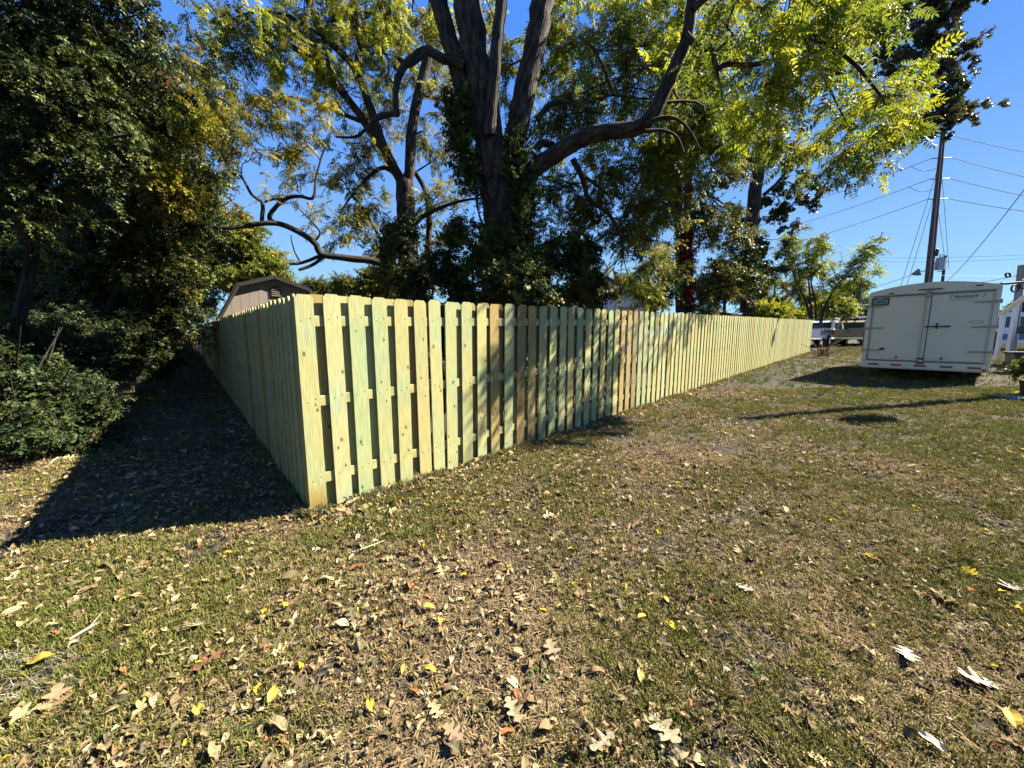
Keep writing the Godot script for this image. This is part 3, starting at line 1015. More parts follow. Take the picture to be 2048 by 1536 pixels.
func right_trees() -> void:
	var base := spot(1365, 600, 15.0)
	base.y = plain_ground(base.x, 15.0)
	var t := plant("twin_trunk_tree", "tree with two straight dark trunks and a red vine, right of the walnut", "tree", base)
	branch(t, [1362, 625, 1360, 500, 1355, 400, 1350, 330, 1340, 230, 1335, 100], 15, 15, 0.24, 0.14)
	branch(t, [1378, 625, 1376, 500, 1376, 400, 1378, 330, 1385, 230, 1400, 100], 15.1, 15.2, 0.22, 0.13)
	branch(t, [1352, 400, 1330, 420, 1320, 440, 1300, 450], 15, 14.6, 0.07, 0.02)
	branch(t, [1376, 420, 1410, 390, 1450, 410, 1480, 440], 15, 14.8, 0.07, 0.02)
	for q in [[1340, 360, 14.5], [1420, 420, 14.5], [1440, 350, 14.8], [1300, 480, 14.2], [1450, 490, 14.6], [1330, 560, 13.8], [1455, 575, 14.0], [1390, 250, 15.0], [1460, 560, 15.5]]:
		puff(t, q[0], q[1], q[2], 56, 52, 110, "twig", "dark", 1.5, "olive")
	for q in [[1310, 520, 12.6], [1305, 592, 12.0], [1290, 580, 12.4]]:
		puff(t, q[0], q[1], q[2], 40, 36, 50, "walnut", "lime", 0.9, "olive")
	finish(t, bark(0.06, 0.048, 0.039), 0.6, 0.5)
	var v := thing("red_vine", "crimson vine hanging on the twin trunks right of the walnut", "vine", base)
	var bufs := PackedFloat32Array()
	for i in 700:
		var y := rng.randf_range(330, 610)
		if y < 440 and rng.randf() < 0.6: continue
		var p := spot(1376 + rng.randfn() * 6 + (4 if y > 450 else -2), y, 14.7 + rng.randf_range(-0.1, 0.1))
		put(bufs, p - base, Vector3(rng.randfn(), -0.6, rng.randfn()), Vector3(rng.randfn() * 0.4, 0.4, 1), rng.randf_range(0.5, 0.95), hue("red"))
	scatter("foliage", leaf_meshes["broad1"], leaf_mat(0.5, 0.7), bufs, v)
	var vs := MB.new()
	vs.tube(PackedVector3Array([spot(1380, 620, 14.78) - base, spot(1379, 500, 14.78) - base, spot(1377, 350, 14.8) - base]), PackedFloat32Array([0.02, 0.02, 0.012]), 5)
	part("stem", vs.mesh(), bark(0.06, 0.045, 0.035), v)

	base = spot(1495, 620, 16.0)
	base.y = plain_ground(base.x, 16.0)
	var o := plant("oak_tree", "dark-leaved oak with straight trunk and wide crown reaching over the trailer", "tree", base)
	branch(o, [1494, 625, 1500, 480, 1512, 380, 1528, 280, 1545, 190, 1570, 80, 1600, -40], 16, 16, 0.32, 0.20)
	branch(o, [1527, 390, 1550, 370, 1570, 348, 1590, 325, 1620, 300], 16, 15.6, 0.09, 0.02)
	branch(o, [1560, 120, 1640, 60, 1720, 40, 1800, 60, 1880, 130], 16, 18.0, 0.12, 0.03)
	branch(o, [1720, 40, 1800, -20, 1870, 20], 17.2, 18.2, 0.08, 0.03)
	branch(o, [1800, 62, 1850, 150, 1880, 240], 17.6, 18.0, 0.05, 0.02)
	branch(o, [1505, 430, 1470, 420, 1440, 412, 1420, 390], 16, 15.8, 0.07, 0.02)
	branch(o, [1520, 340, 1480, 300, 1450, 280], 16, 16, 0.07, 0.02)
	for q in [[1800, 60, 18.4], [1870, 40, 18.5], [1900, 120, 18.5], [1840, 140, 18.2], [1890, 230, 18.2], [1770, 10, 18.5], [1830, 200, 18.3], [1710, 60, 18.7], [1920, 225, 18.3]]:
		puff(o, q[0], q[1], q[2], 52, 44, 72, "oak", "oak", 1.35, "dark")
	for q in [[1915, 30, 18.5], [1870, 250, 18.1], [1910, 190, 18.4], [1800, 130, 18.2]]:
		puff(o, q[0], q[1], q[2], 30, 24, 26, "oak", "oak", 1.25)
	for q in [[1760, 100, 18.6], [1850, 95, 18.4], [1875, 170, 18.2], [1780, 60, 18.6], [1845, 10, 18.4], [1900, 80, 18.4], [1910, 10, 18.4], [1830, 240, 18.0], [1720, 10, 18.6]]:
		puff(o, q[0], q[1], q[2], 46, 40, 60, "oak", "oak", 1.2, "dark")
	for q in [[1560, 420, 16.1], [1570, 330, 15.9], [1480, 340, 16.5], [1460, 430, 16.6], [1545, 480, 16.3], [1500, 250, 16.5], [1440, 250, 16.7], [1600, 400, 15.9], [1530, 550, 16.5], [1480, 520, 16.7], [1400, 120, 16.7]]:
		puff(o, q[0], q[1], q[2], 46, 42, 44, "oak", "dark", 1.2, "oak")
	finish(o, bark(0.055, 0.046, 0.038), 0.5, 0.4)

	base = spot(1635, 640, 25.0)
	base.y = plain_ground(base.x, 25.0)
	var s := plant("young_maple", "slim multi-stemmed young tree with loose yellow-green leaves at the far fence end", "tree", base)
	branch(s, [1622, 640, 1610, 600, 1590, 560, 1580, 510, 1570, 480], 25, 24.5, 0.10, 0.02)
	branch(s, [1624, 640, 1620, 590, 1616, 540, 1618, 490], 25, 24.8, 0.09, 0.02)
	branch(s, [1632, 640, 1630, 600, 1622, 560, 1634, 500, 1650, 470], 25, 24.7, 0.08, 0.02)
	branch(s, [1640, 650, 1652, 610, 1668, 580, 1700, 540, 1735, 490], 25.2, 25, 0.11, 0.02)
	branch(s, [1652, 610, 1690, 590, 1740, 570], 25.2, 25, 0.05, 0.015)
	for q in [[1575, 500], [1600, 480], [1630, 490], [1590, 540], [1630, 540], [1610, 515], [1560, 540], [1645, 520]]:
		puff(s, q[0], q[1], 24.7, 30, 24, 52, "twig", "green", 1.7, "lime")
	for q in [[1700, 535], [1725, 505], [1690, 560], [1735, 540], [1660, 570], [1750, 490], [1715, 570]]:
		puff(s, q[0], q[1], 25.0, 25, 19, 36, "twig", "green", 1.7, "lime")
	for q in [[1665, 600], [1680, 612], [1650, 618], [1695, 618]]:
		puff(s, q[0], q[1], 26.5, 22, 14, 60, "twig", "lime", 1.8, "green")
	finish(s, bark(0.07, 0.058, 0.048), 0.8, 0.5)

func thicket() -> void:
	# trees along the left side of the shaded strip
	var a := plant("thicket_tree", "tall dark small-leaved tree at the far left, over the shaded strip", "tree", Vector3(-8.6, 0.0, -6.4), "dense trees along the shaded strip")
	var pa := survey([30, 700, 55, 560, 72, 400, 76, 260, 60, 130, 50, -40], 6.4, 6.0)
	pa.insert(0, a.root.position)
	limb(a, pa, 0.09, 0.05, 9)
	branch(a, [74, 400, 130, 300, 200, 280, 260, 270], 6.3, 5.8, 0.05, 0.015)
	branch(a, [-10, 470, 60, 410, 130, 370, 200, 330], 6.1, 5.8, 0.05, 0.02)
	branch(a, [-40, 190, 20, 178, 75, 160], 6.1, 6.1, 0.04, 0.04)
	for q in [[50, 60], [160, 90], [60, 190], [180, 200], [40, 300], [150, 330], [250, 150], [50, 420], [-30, 120], [-30, 380], [110, -10], [220, 20]]:
		puff(a, q[0], q[1], rng.randf_range(5.7, 7.0), 96, 84, 185, "twig", "dark", 0.85, "shaded_leaf")
	finish(a, bark(0.05, 0.042, 0.035), 0.45, 0.45)
	var b := plant("thicket_tree", "dark green tree with a flush of yellow and red leaves, beside the strip", "tree", Vector3(-11.6, 0.1, -9.6), "dense trees along the shaded strip")
	var pb := survey([190, 690, 240, 560, 290, 400, 280, 280, 300, 150], 9.0, 8.4)
	pb.insert(0, b.root.position)
	limb(b, pb, 0.08, 0.04, 8)
	for q in [[250, 250], [300, 330], [340, 430], [260, 430], [200, 480], [320, 520], [330, 250], [240, 340], [380, 360]]:
		puff(b, q[0], q[1], rng.randf_range(8.0, 9.4), 78, 68, 160, "twig", "dark", 1.0, "olive")
	for q in [[320, 230], [290, 210], [345, 390], [330, 360], [380, 230]]:
		puff(b, q[0], q[1], 7.9, 44, 34, 80, "twig", "gold", 0.95, "lime")
	for q in [[325, 165], [140, 380]]:
		puff(b, q[0], q[1], 8.2, 36, 46, 90, "twig", "red", 0.95, "olive")
	finish(b, bark(0.05, 0.042, 0.035), 0.55, 0.45)
	var c := plant("thicket_tree", "low bushy dark tree with several thin stems in the middle of the thicket", "tree", Vector3(-10.6, 0.1, -10.4), "dense trees along the shaded strip")
	for s in [[270, 680, 275, 600, 250, 540], [290, 680, 295, 590, 320, 530], [305, 680, 320, 610, 360, 560], [260, 690, 230, 610, 180, 560]]:
		branch(c, s, 10.2, 9.8, 0.07, 0.03)
	for q in [[120, 520], [200, 560], [300, 590], [60, 580], [140, 640], [240, 620], [330, 560], [340, 640], [20, 500], [90, 450], [345, 480], [250, 480]]:
		puff(c, q[0], q[1], rng.randf_range(8.6, 11.0), 74, 58, 260, "twig", "shaded_leaf", 1.15, "olive")
	finish(c, bark(0.05, 0.042, 0.035), 0.4, 0.45)
	# a solid backing of trees further away
	for q in [[60, 300, 15.0, "tall dark tree far behind the thicket at the picture's left edge"], [250, 380, 17.0, "dark tree far behind the middle of the thicket"], [-120, 420, 12.0, "dark tree behind the left edge of the thicket"]]:
		var g := spot(q[0], 640, q[2])
		g.y = plain_ground(g.x, q[2])
		var t := plant("background_tree", q[3], "tree", g)
		limb(t, PackedVector3Array([g, g + Vector3(0.1, 2, 0), g + Vector3(0, 5, 0), g + Vector3(0.2, 9, 0)]), 0.25, 0.1)
		for i in 16:
			puff(t, q[0] + rng.randf_range(-150, 150), rng.randf_range(q[1] - 250, 640), q[2] + rng.randf_range(-1, 1), 74, 66, 130, "twig", "dark", 2.1, "far")
		finish(t, bark(0.05, 0.042, 0.035), 0.5, 0.5)
	# the belt of trees carried on out of view, added to block sky light
	for q in [[-9.2, 1.6, "unseen dark thicket tree added beyond the left edge of the strip"], [-9.6, -2.6, "unseen dark thicket tree added beside the lawn, left of the viewpoint"], [-6.8, -6.6, "unseen dark thicket tree added at the bend of the tree belt, behind the viewpoint"]]:
		var g := Vector3(q[0], plain_ground(q[0], q[1]), -q[1])
		var t := plant("thicket_tree", q[2], "tree", g, "dense trees along the shaded strip")
		limb(t, PackedVector3Array([g, g + Vector3(0.1, 2.5, 0.1), g + Vector3(-0.1, 5, 0), g + Vector3(0.1, 8, 0)]), 0.2, 0.07)
		for i in 16:
			crown(t, g + Vector3(rng.randf_range(-2.2, 2.0), rng.randf_range(0.8, 9.0), rng.randf_range(-2.4, 2.4)), Vector3(1.3, 1.1, 1.3), 260, "twig", "dark", 1.6, "olive")
		finish(t, bark(0.05, 0.042, 0.035), 0.45, 0.45)
	# shrubs whose skirts reach the leafy ground
	var shrubs := [
		[30, 760, 5.2, "dark broad-leaved shrub at the left edge above the sunlit leaf patch"], [120, 730, 6.6, "shrub with pale new leaves left of the shaded strip"],
		[70, 850, 5.0, "low shrub with sunlit leaf tips at the left edge of the strip"], [215, 700, 8.2, "dark leafy shrub halfway along the thicket edge"],
		[170, 735, 7.3, "rounded dark shrub where the sunlit leaf patch meets the strip"], [255, 690, 9.6, "dark shrub under the yellow-flushed thicket tree"], [312, 672, 13.0, "narrow grey-green shrub before the brown brush heap"],
		[10, 930, 4.4, "lowest dark ivy-leaved shrub at the left edge of the photograph"], [290, 660, 11.0, "small-leaved grey-green shrub near the brush heap"]]
	for q in shrubs:
		var g := spot(q[0], q[1], q[2])
		g.y = plain_ground(g.x, q[2])
		var t := plant("shrub", q[3], "shrub", g, "shrubs at the thicket edge")
		var h := maxf(spot(q[0], q[1], q[2]).y + 0.75, 0.6)
		for k in 5:
			limb(t, PackedVector3Array([g, g + Vector3(rng.randf_range(-0.2, 0.2), h * 0.5, rng.randf_range(-0.2, 0.2)), g + Vector3(rng.randf_range(-0.7, 0.7), h, rng.randf_range(-0.5, 0.5))]), 0.02, 0.008, 5)
		for k in 9:
			var c0 := g + Vector3(rng.randf_range(-0.75, 0.6), rng.randf_range(0.25, 1.0) * h, rng.randf_range(-0.6, 0.5))
			crown(t, c0, Vector3(0.55, 0.42, 0.55), 150, "broad" if k % 2 else "twig", "shaded_leaf", 0.7, "dark" if k == 3 else "shaded_leaf")  # darkest leaf tone, with the shade already in its colour
		finish(t, bark(0.09, 0.075, 0.055), 0.3, 0.5)
	# bare brush at the far end of the strip
	for q in [[350, 692, 17.0, "heap of bare brown brush where the thicket meets the shaded fence"], [285, 712, 12.0, "bare arching twigs and dry leaves at the thicket foot"], [370, 668, 26.0, "pale tangle of brush at the very end of the shaded strip"]]:
		var g := spot(q[0], q[1], q[2])
		g.y = plain_ground(g.x, q[2])
		var t := plant("brush_heap", q[3], "brush", g)
		t.root.position = g
		for k in 130:
			var p := g + Vector3(rng.randf_range(-1.5, 0.9), 0.0, rng.randf_range(-1.4, 1.4))
			var e := p + Vector3(rng.randf_range(-1.2, 1.2), rng.randf_range(0.2, 1.7), rng.randf_range(-1, 1))
			limb(t, PackedVector3Array([p, p.lerp(e, 0.5) + Vector3(0, 0.35, 0), e]), 0.012, 0.004, 4)
		for k in 6:
			crown(t, g + Vector3(rng.randf_range(-1.2, 0.7), rng.randf_range(0.2, 1.3), rng.randf_range(-1, 1)), Vector3(0.7, 0.45, 0.6), 110, "twig", "brown", 0.75, "olive")
		finish(t, bark(0.30, 0.23, 0.16), 0.4, 0.7)
	# round tree behind the shed
	var g := spot(470, 620, 22.0)
	g.y = plain_ground(g.x, 22.0)
	var r := plant("round_tree", "full rounded green tree standing behind the shed", "tree", g)
	limb(r, PackedVector3Array([g, g + Vector3(0, 2.2, 0), g + Vector3(0.2, 5, 0)]), 0.2, 0.1)
	for q in [[470, 500], [520, 545], [430, 540], [505, 500], [400, 600], [460, 560], [430, 490], [540, 570], [490, 470], [520, 520], [380, 560], [550, 545]]:
		puff(r, q[0], q[1], 22.0 + rng.randf_range(-1.0, 1.0), 36, 30, 170, "twig", "green", 1.9, "olive")
	for q in [[470, 430], [455, 450], [550, 520]]:
		puff(r, q[0], q[1], 22.0, 22, 20, 70, "twig", "olive", 1.7, "gold")
	finish(r, bark(0.05, 0.042, 0.035), 0.7, 0.5)

func under_trees() -> void:
	for q in [[850, 545, 10.0, 90, "dense evergreen shrub behind the fence, left of the walnut trunk"], [945, 540, 9.4, 80, "dark evergreen shrub hugging the left foot of the walnut"], [1100, 545, 9.3, 84, "evergreen shrub with blue-green leaves right of the walnut trunk"], [1180, 590, 10.8, 40, "brownish-green shrub in front of the white house"], [1035, 585, 7.6, 50, "low pale-leaved shrub at the foot of the walnut, just over the fence"]]:
		var g := spot(q[0], 640, q[2])
		g.y = plain_ground(g.x, q[2])
		var t := plant("evergreen_shrub", q[4], "shrub", g, "evergreen undergrowth behind the fence")
		for k in 4:
			limb(t, PackedVector3Array([g, g + Vector3(rng.randf_range(-0.3, 0.3), 1.2, 0), spot(q[0] + rng.randf_range(-40, 40), q[1] - 30, q[2])]), 0.05, 0.02, 6)
		var tone := "olive" if q[0] == 1180 else "dark"
		for k in 9:
			puff(t, q[0] + rng.randf_range(-0.8, 0.8) * q[3], q[1] + rng.randf_range(-0.9, 0.9) * q[3], q[2] + rng.randf_range(-0.5, 0.5), 36, 34, 50 if q[0] == 1180 else 120, "broad" if k % 3 else "twig", tone, 0.95, "olive" if k % 2 else "dark")
		for k in 5:
			puff(t, q[0] + rng.randf_range(-1, 1) * q[3], 640 + rng.randf_range(0, 120), q[2], 44, 44, 80, "broad", "dark", 1.0, "dark")
		finish(t, bark(0.05, 0.042, 0.035), 0.5, 0.5)

func far_trees() -> void:
	var list := [
		[640, 585, 46, 40, 22, "far", "pair of feathery far trees above the fence right of the shed"], [705, 580, 44, 44, 20, "far", "rounded distant tree between the shed and the spreading tree"],
		[760, 570, 30, 40, 34, "dark", "dark distant tree under the crooked low limb"], [1270, 590, 30, 50, 26, "green", "distant tree beside the white house"],
		[1450, 560, 34, 60, 50, "dark", "dark distant tree between the twin trunks and the oak"], [1550, 590, 40, 50, 40, "olive", "distant tree just right of the oak trunk"],
		[1560, 624, 32, 60, 14, "lime", "sunlit yellow-green hedge over the fence at the oak's foot"], [1640, 610, 46, 50, 26, "far", "distant tree behind the young multi-stemmed tree"],
		[1705, 600, 48, 36, 34, "dark", "dark distant tree left of the trailer"], [1740, 620, 52, 40, 24, "olive", "distant tree hidden partly by the trailer's left edge"],
		[2010, 640, 50, 30, 16, "far", "distant tree beyond the carport posts"], [2080, 620, 46, 50, 30, "far", "distant tree at the right edge behind the utility pole"],
		[1660, 655, 40, 30, 12, "dark", "dark hedge behind the parked trucks"]]
	for q in list:
		var g := spot(q[0], 655, q[2])
		g.y = plain_ground(g.x, q[2])
		var hedge: bool = "hedge" in q[6]
		var t := plant("hedge" if hedge else "distant_tree", q[6], "hedge" if hedge else "tree", g, "" if hedge else "distant trees beyond the yard")
		var top := spot(q[0], q[1] - q[4] * 0.6, q[2])
		limb(t, PackedVector3Array([g, g.lerp(top, 0.5), top]), 0.22, 0.06, 6)
		for k in 9:
			puff(t, q[0] + rng.randf_range(-0.8, 0.8) * q[3], q[1] + rng.randf_range(-0.8, 0.9) * q[4], q[2] + rng.randf_range(-1.5, 1.5), q[3] * 0.42, q[4] * 0.5, 110, "twig", q[5], 2.6, "olive")
		if q[1] < 600:
			for k in 4:
				puff(t, q[0] + rng.randf_range(-0.9, 0.9) * q[3], 635 + rng.randf_range(-12, 22), q[2], q[3] * 0.5, 20, 80, "twig", "dark", 2.6, "olive")
		finish(t, bark(0.05, 0.042, 0.035), 0.6, 0.6)


# ---------------------------------------------------------------- trailer
func boxm(at: Vector3, size: Vector3, bev := 0.0, bas := Basis()) -> ArrayMesh:
	var m := MB.new()
	m.box(at, size, bas, bev)
	return m.mesh()

func lettering(s: String, high: float, wide: float, material: Material, to: Node3D, at: Vector3, slant := 0.0, weight := 700, called := "lettering", turn := 0.0) -> void:
	var f := SystemFont.new()
	f.font_names = PackedStringArray(["Droid Sans"])
	f.font_weight = weight
	var t := TextMesh.new()
	t.text = s
	t.font = f
	t.font_size = 64
	t.pixel_size = 0.01
	t.depth = 0.01
	var bb := t.get_aabb()
	var o := part(called, t, material, to)
	var sx := wide / bb.size.x
	var sy := high / bb.size.y
	var b := Basis(Vector3(sx, 0, 0), Vector3(slant * sy, sy, 0), Vector3(0, 0, 0.25))
	o.transform = Transform3D(Basis(Vector3.UP, turn) * b, at - Basis(Vector3.UP, turn) * (b * bb.get_center()))

func wheel(t: Node3D, at: Vector3, r: float, w: float, rim_mat: Material) -> void:
	var m := MB.new()
	var p := PackedVector3Array()
	var rr := PackedFloat32Array()
	for q in [[-0.5, 0.72], [-0.5, 0.92], [-0.38, 1.0], [0.38, 1.0], [0.5, 0.92], [0.5, 0.72]]:
		p.append(at + Vector3(q[0] * w, 0, 0)); rr.append(r * q[1])
	for i in p.size() - 1: pass
	m.tube(p, rr, 24, true)
	var tyre := part("wheel", m.mesh(), mat(0.015, 0.015, 0.016, 0.9), t)
	var k := MB.new()
	k.rod(at + Vector3(-0.51 * w, 0, 0), at + Vector3(0.51 * w, 0, 0), r * 0.62, 18)
	part("rim", k.mesh(), rim_mat, tyre)

func trailer() -> void:
	var c := Vector3(11.24, plain_ground(11.24, 10.12), -10.12)
	var t := thing("cargo_trailer", "cream white enclosed cargo trailer with double rear doors parked on the lawn", "trailer", c, deg_to_rad(-51.3))
	var white := mat(0.56, 0.53, 0.42, 0.4)
	var trim := mat(0.40, 0.375, 0.29, 0.45)
	var dark := mat(0.02, 0.02, 0.02, 0.5)
	var steel := mat(0.24, 0.24, 0.22, 0.4, 0.7)
	var hw := 1.185
	var roof_y := func(x: float) -> float: return 2.48 + 0.19 * (1.0 - pow(absf(x) / hw, 2.0))
	var sec := PackedVector3Array([Vector3(-hw + 0.004, 0.36, -0.06), Vector3(hw - 0.004, 0.36, -0.06), Vector3(hw - 0.004, 2.41, -0.06)])
	for i in 13:
		var x := lerpf(hw - 0.05, -hw + 0.05, i / 12.0)
		sec.append(Vector3(x, roof_y.call(x) - 0.012, -0.06))
	sec.append(Vector3(-hw + 0.004, 2.41, -0.06))
	var body := MB.new()
	body.prism(sec, Vector3(0, 0, -5.2))
	part("body", body.mesh(), white, t)
	# arched header and frame round the doors
	var head := PackedVector3Array([Vector3(-hw, 2.37, 0), Vector3(hw, 2.37, 0), Vector3(hw, 2.44, 0)])
	for i in 17:
		var x := lerpf(hw - 0.04, -hw + 0.04, i / 16.0)
		head.append(Vector3(x, roof_y.call(x), 0))
	head.append(Vector3(-hw, 2.44, 0))
	var hm := MB.new()
	hm.prism(head, Vector3(0, 0, -0.09))
	part("header", hm.mesh(), white, t)
	for s in [-1.0, 1.0]:
		part("jamb", boxm(Vector3(s * (hw - 0.05), 1.445, -0.04), Vector3(0.1, 1.845, 0.08), 0.008), white, t)
	part("sill", boxm(Vector3(0, 0.43, -0.03), Vector3(2 * hw, 0.18, 0.1), 0.01), white, t)
	part("bumper", boxm(Vector3(0, 0.325, -0.03), Vector3(2 * hw - 0.06, 0.03, 0.12), 0.008), trim, t)
	var gut := MB.new()
	gut.box(Vector3(0, 2.385, 0.012), Vector3(2 * hw - 0.16, 0.022, 0.025), Basis(), 0.004)
	part("drip_rail", gut.mesh(), trim, t)
	for s in [-1.0, 1.0]:
		var x: float = s * 0.545 + 0.01
		var d := part("door", boxm(Vector3(x, 1.445, -0.02), Vector3(1.05, 1.82, 0.05), 0.012), white, t)
		var seal := MB.new()
		for q in [[x, 2.352, 1.05, 0.022], [x, 0.542, 1.05, 0.022]]: seal.box(Vector3(q[0], q[1], 0.008), Vector3(q[2], q[3], 0.012))
		part("seal", seal.mesh(), mat(0.11, 0.11, 0.09, 0.7), d)
		var e := MB.new()
		for q in [[x - 0.515, 1.445, 0.03, 1.8], [x + 0.515, 1.445, 0.03, 1.8], [x, 2.325, 1.0, 0.028], [x, 0.57, 1.0, 0.028]]: e.box(Vector3(q[0], q[1], 0.009), Vector3(q[2], q[3], 0.014), Basis(), 0.003)
		part("edge_trim", e.mesh(), trim, d)
		for y in [2.085, 1.465, 0.83]:
			var hinge := MB.new()
			hinge.prism(PackedVector3Array([Vector3(s * 1.2, y - 0.022, 0.016), Vector3(s * 1.2, y + 0.022, 0.016), Vector3(s * 0.82, y + 0.016, 0.016), Vector3(s * 0.77, y, 0.016), Vector3(s * 0.82, y - 0.016, 0.016)]), Vector3(0, 0, 0.014))
			hinge.rod(Vector3(s * 1.2, y - 0.05, 0.02), Vector3(s * 1.2, y + 0.05, 0.02), 0.02, 8)
			part("hinge", hinge.mesh(), steel, d)
		part("door_hold", boxm(Vector3(s * 0.42 - 0.05, 0.64, 0.015), Vector3(0.035, 0.07, 0.03), 0.006), mat(0.08, 0.08, 0.07), d)
		var lamp := part("tail_light", boxm(Vector3(s * (hw + 0.012), 1.12, -0.07), Vector3(0.035, 0.46, 0.1), 0.01), mat(0.10, 0.008, 0.008, 0.25), t)
		lamp.set_meta("label", "dark red upright tail light")
	part("door_post", boxm(Vector3(0.0, 1.445, 0.016), Vector3(0.075, 1.85, 0.03), 0.008), white, t)
	part("seam", boxm(Vector3(0.052, 1.445, 0.0125), Vector3(0.014, 1.83, 0.012)), dark, t)
	var bar := MB.new()
	bar.rod(Vector3(-0.03, 0.55, 0.045), Vector3(-0.03, 2.42, 0.045), 0.014, 8)
	part("lock_rod", bar.mesh(), trim, t)
	var lat := MB.new()
	lat.box(Vector3(0.22, 1.485, 0.045), Vector3(0.44, 0.03, 0.02), Basis(), 0.005)
	lat.box(Vector3(0.21, 1.5, 0.05), Vector3(0.035, 0.15, 0.03), Basis(), 0.006)
	lat.box(Vector3(0.4, 1.485, 0.05), Vector3(0.1, 0.045, 0.025), Basis(), 0.006)
	part("latch", lat.mesh(), dark, t)
	for y in [2.30, 2.41, 0.62, 0.5]:
		part("rod_bracket", boxm(Vector3(0.0, y, 0.05), Vector3(0.14 if y < 1 else 0.12, 0.045, 0.03), 0.006), steel if y > 1 else mat(0.05, 0.04, 0.03), t)
	var knob := MB.new()
	knob.tube(PackedVector3Array([Vector3(-0.78, 0.87, 0.004), Vector3(-0.78, 0.87, 0.03), Vector3(-0.78, 0.87, 0.036)]), PackedFloat32Array([0.05, 0.045, 0.025]), 16, true)
	part("vent_plug", knob.mesh(), mat(0.04, 0.04, 0.035), t, Transform3D(Basis(Vector3(1.2, 0, 0), Vector3(0, 0.7, 0), Vector3(0, 0, 1)), Vector3(0.156, 0.261, 0)))
	# number plate in its black holder
	var pl := part("number_plate", boxm(Vector3(-0.93, 2.045, 0.018), Vector3(0.36, 0.2, 0.02), 0.006), dark, t)
	pl.position.y = 0.175
	part("plate_face", boxm(Vector3(-0.93, 2.038, 0.03), Vector3(0.30, 0.13, 0.006)), mat(0.16, 0.24, 0.24, 0.4), pl)
	lettering("144524", 0.07, 0.22, mat(0.02, 0.03, 0.06), pl, Vector3(-0.93, 2.035, 0.034), 0.0, 700)
	part("plate_lamp", boxm(Vector3(-0.93, 2.125, 0.04), Vector3(0.12, 0.025, 0.03), 0.006), mat(0.3, 0.3, 0.28), pl)
	# maker's sticker: slanted frame round the name, and a faint line under it
	var ink := mat(0.015, 0.015, 0.015, 0.5)
	var st := MB.new()
	var x0 := 0.36
	var x1 := 0.90
	var y0 := 2.175
	var y1 := 2.325
	var th := 0.008
	for q in [[x0, y0, x1 - 0.1, y0 + th], [x0 + 0.34, y1 - th, x1 + 0.04, y1], [x0 + 0.045, y1 - th, x0 + 0.05, y1]]:
		st.box(Vector3((q[0] + q[2]) * 0.5, (q[1] + q[3]) * 0.5, 0.0065), Vector3(q[2] - q[0], q[3] - q[1], 0.003))
	for x in [x0, x1]:
		st.prism(PackedVector3Array([Vector3(x, y0 + (th if x == x0 else 0.025), 0.005), Vector3(x + 0.012, y0 + (th if x == x0 else 0.025), 0.005), Vector3(x + 0.052, y1 - (0.0 if x == x0 else th), 0.005), Vector3(x + 0.04, y1 - (0.0 if x == x0 else th), 0.005)]), Vector3(0, 0, 0.003))
	part("sticker_frame", st.mesh(), ink, t)
	lettering("Haulmark", 0.072, 0.40, ink, t, Vector3(0.64, 2.25, 0.0075), 0.3, 800)
	var sub := MB.new()
	sub.prism(PackedVector3Array([Vector3(0.36, 2.125, 0.005), Vector3(0.385, 2.135, 0.005), Vector3(0.36, 2.145, 0.005)]), Vector3(0, 0, 0.003))
	for q in [[0.43, 0.03], [0.54, 0.1], [0.68, 0.12], [0.8, 0.08]]: sub.box(Vector3(q[0], 2.135, 0.0065), Vector3(q[1], 0.008, 0.003))
	part("sticker_line", sub.mesh(), mat(0.22, 0.22, 0.2), t)
	var oval := MB.new()
	var op := PackedVector3Array()
	for i in 25: op.append(Vector3(0.86 + 0.115 * cos(TAU * i / 24), 1.59 + 0.03 * sin(TAU * i / 24), 0.009))
	var orr := PackedFloat32Array()
	orr.resize(25); orr.fill(0.006)
	oval.tube(op, orr, 5)
	part("oval_badge", oval.mesh(), mat(0.35, 0.35, 0.33, 0.25, 0.8), t)
	# reflective tape along the sill
	for i in 9:
		var x := -0.92 + 1.86 * i / 8.0
		var red := i % 2 == 0
		part("reflector_strip", boxm(Vector3(x, 0.42, 0.0215), Vector3(0.225 if red else 0.2, 0.05, 0.003)), mat(0.30, 0.012, 0.014, 0.4) if red else mat(0.55, 0.55, 0.50, 0.4), t)
	for q in [[-0.72, 2.43, 0.1], [0.0, 2.48, 0.44], [0.82, 2.50, 0.12]]:
		part("marker_light", boxm(Vector3(q[0], q[1], 0.01), Vector3(q[2], 0.028, 0.03), 0.006), mat(0.05, 0.02, 0.012, 0.3), t)
	part("corner_lamp", boxm(Vector3(1.1, 0.375, 0.025), Vector3(0.08, 0.035, 0.015), 0.004), mat(0.08, 0.01, 0.01, 0.3), t)
	part("roof_vent", boxm(Vector3(0.16, 2.69, -1.1), Vector3(0.42, 0.09, 0.42), 0.02), trim, t)
	for z in [-2.5, -3.3]:
		for s in [-1.0, 1.0]: wheel(t, Vector3(s * 1.0, 0.33, z), 0.33, 0.2, mat(0.4, 0.4, 0.4, 0.4))
	for s in [-1.0, 1.0]:
		part("fender", boxm(Vector3(s * 1.22, 0.76, -2.9), Vector3(0.08, 0.1, 1.75), 0.02), trim, t)
	var fr := MB.new()
	for s in [-1.0, 1.0]: fr.box(Vector3(s * 0.8, 0.29, -2.6), Vector3(0.08, 0.1, 5.0))
	fr.box(Vector3(0, 0.27, -5.9), Vector3(0.1, 0.1, 1.4))
	part("chassis", fr.mesh(), dark, t)


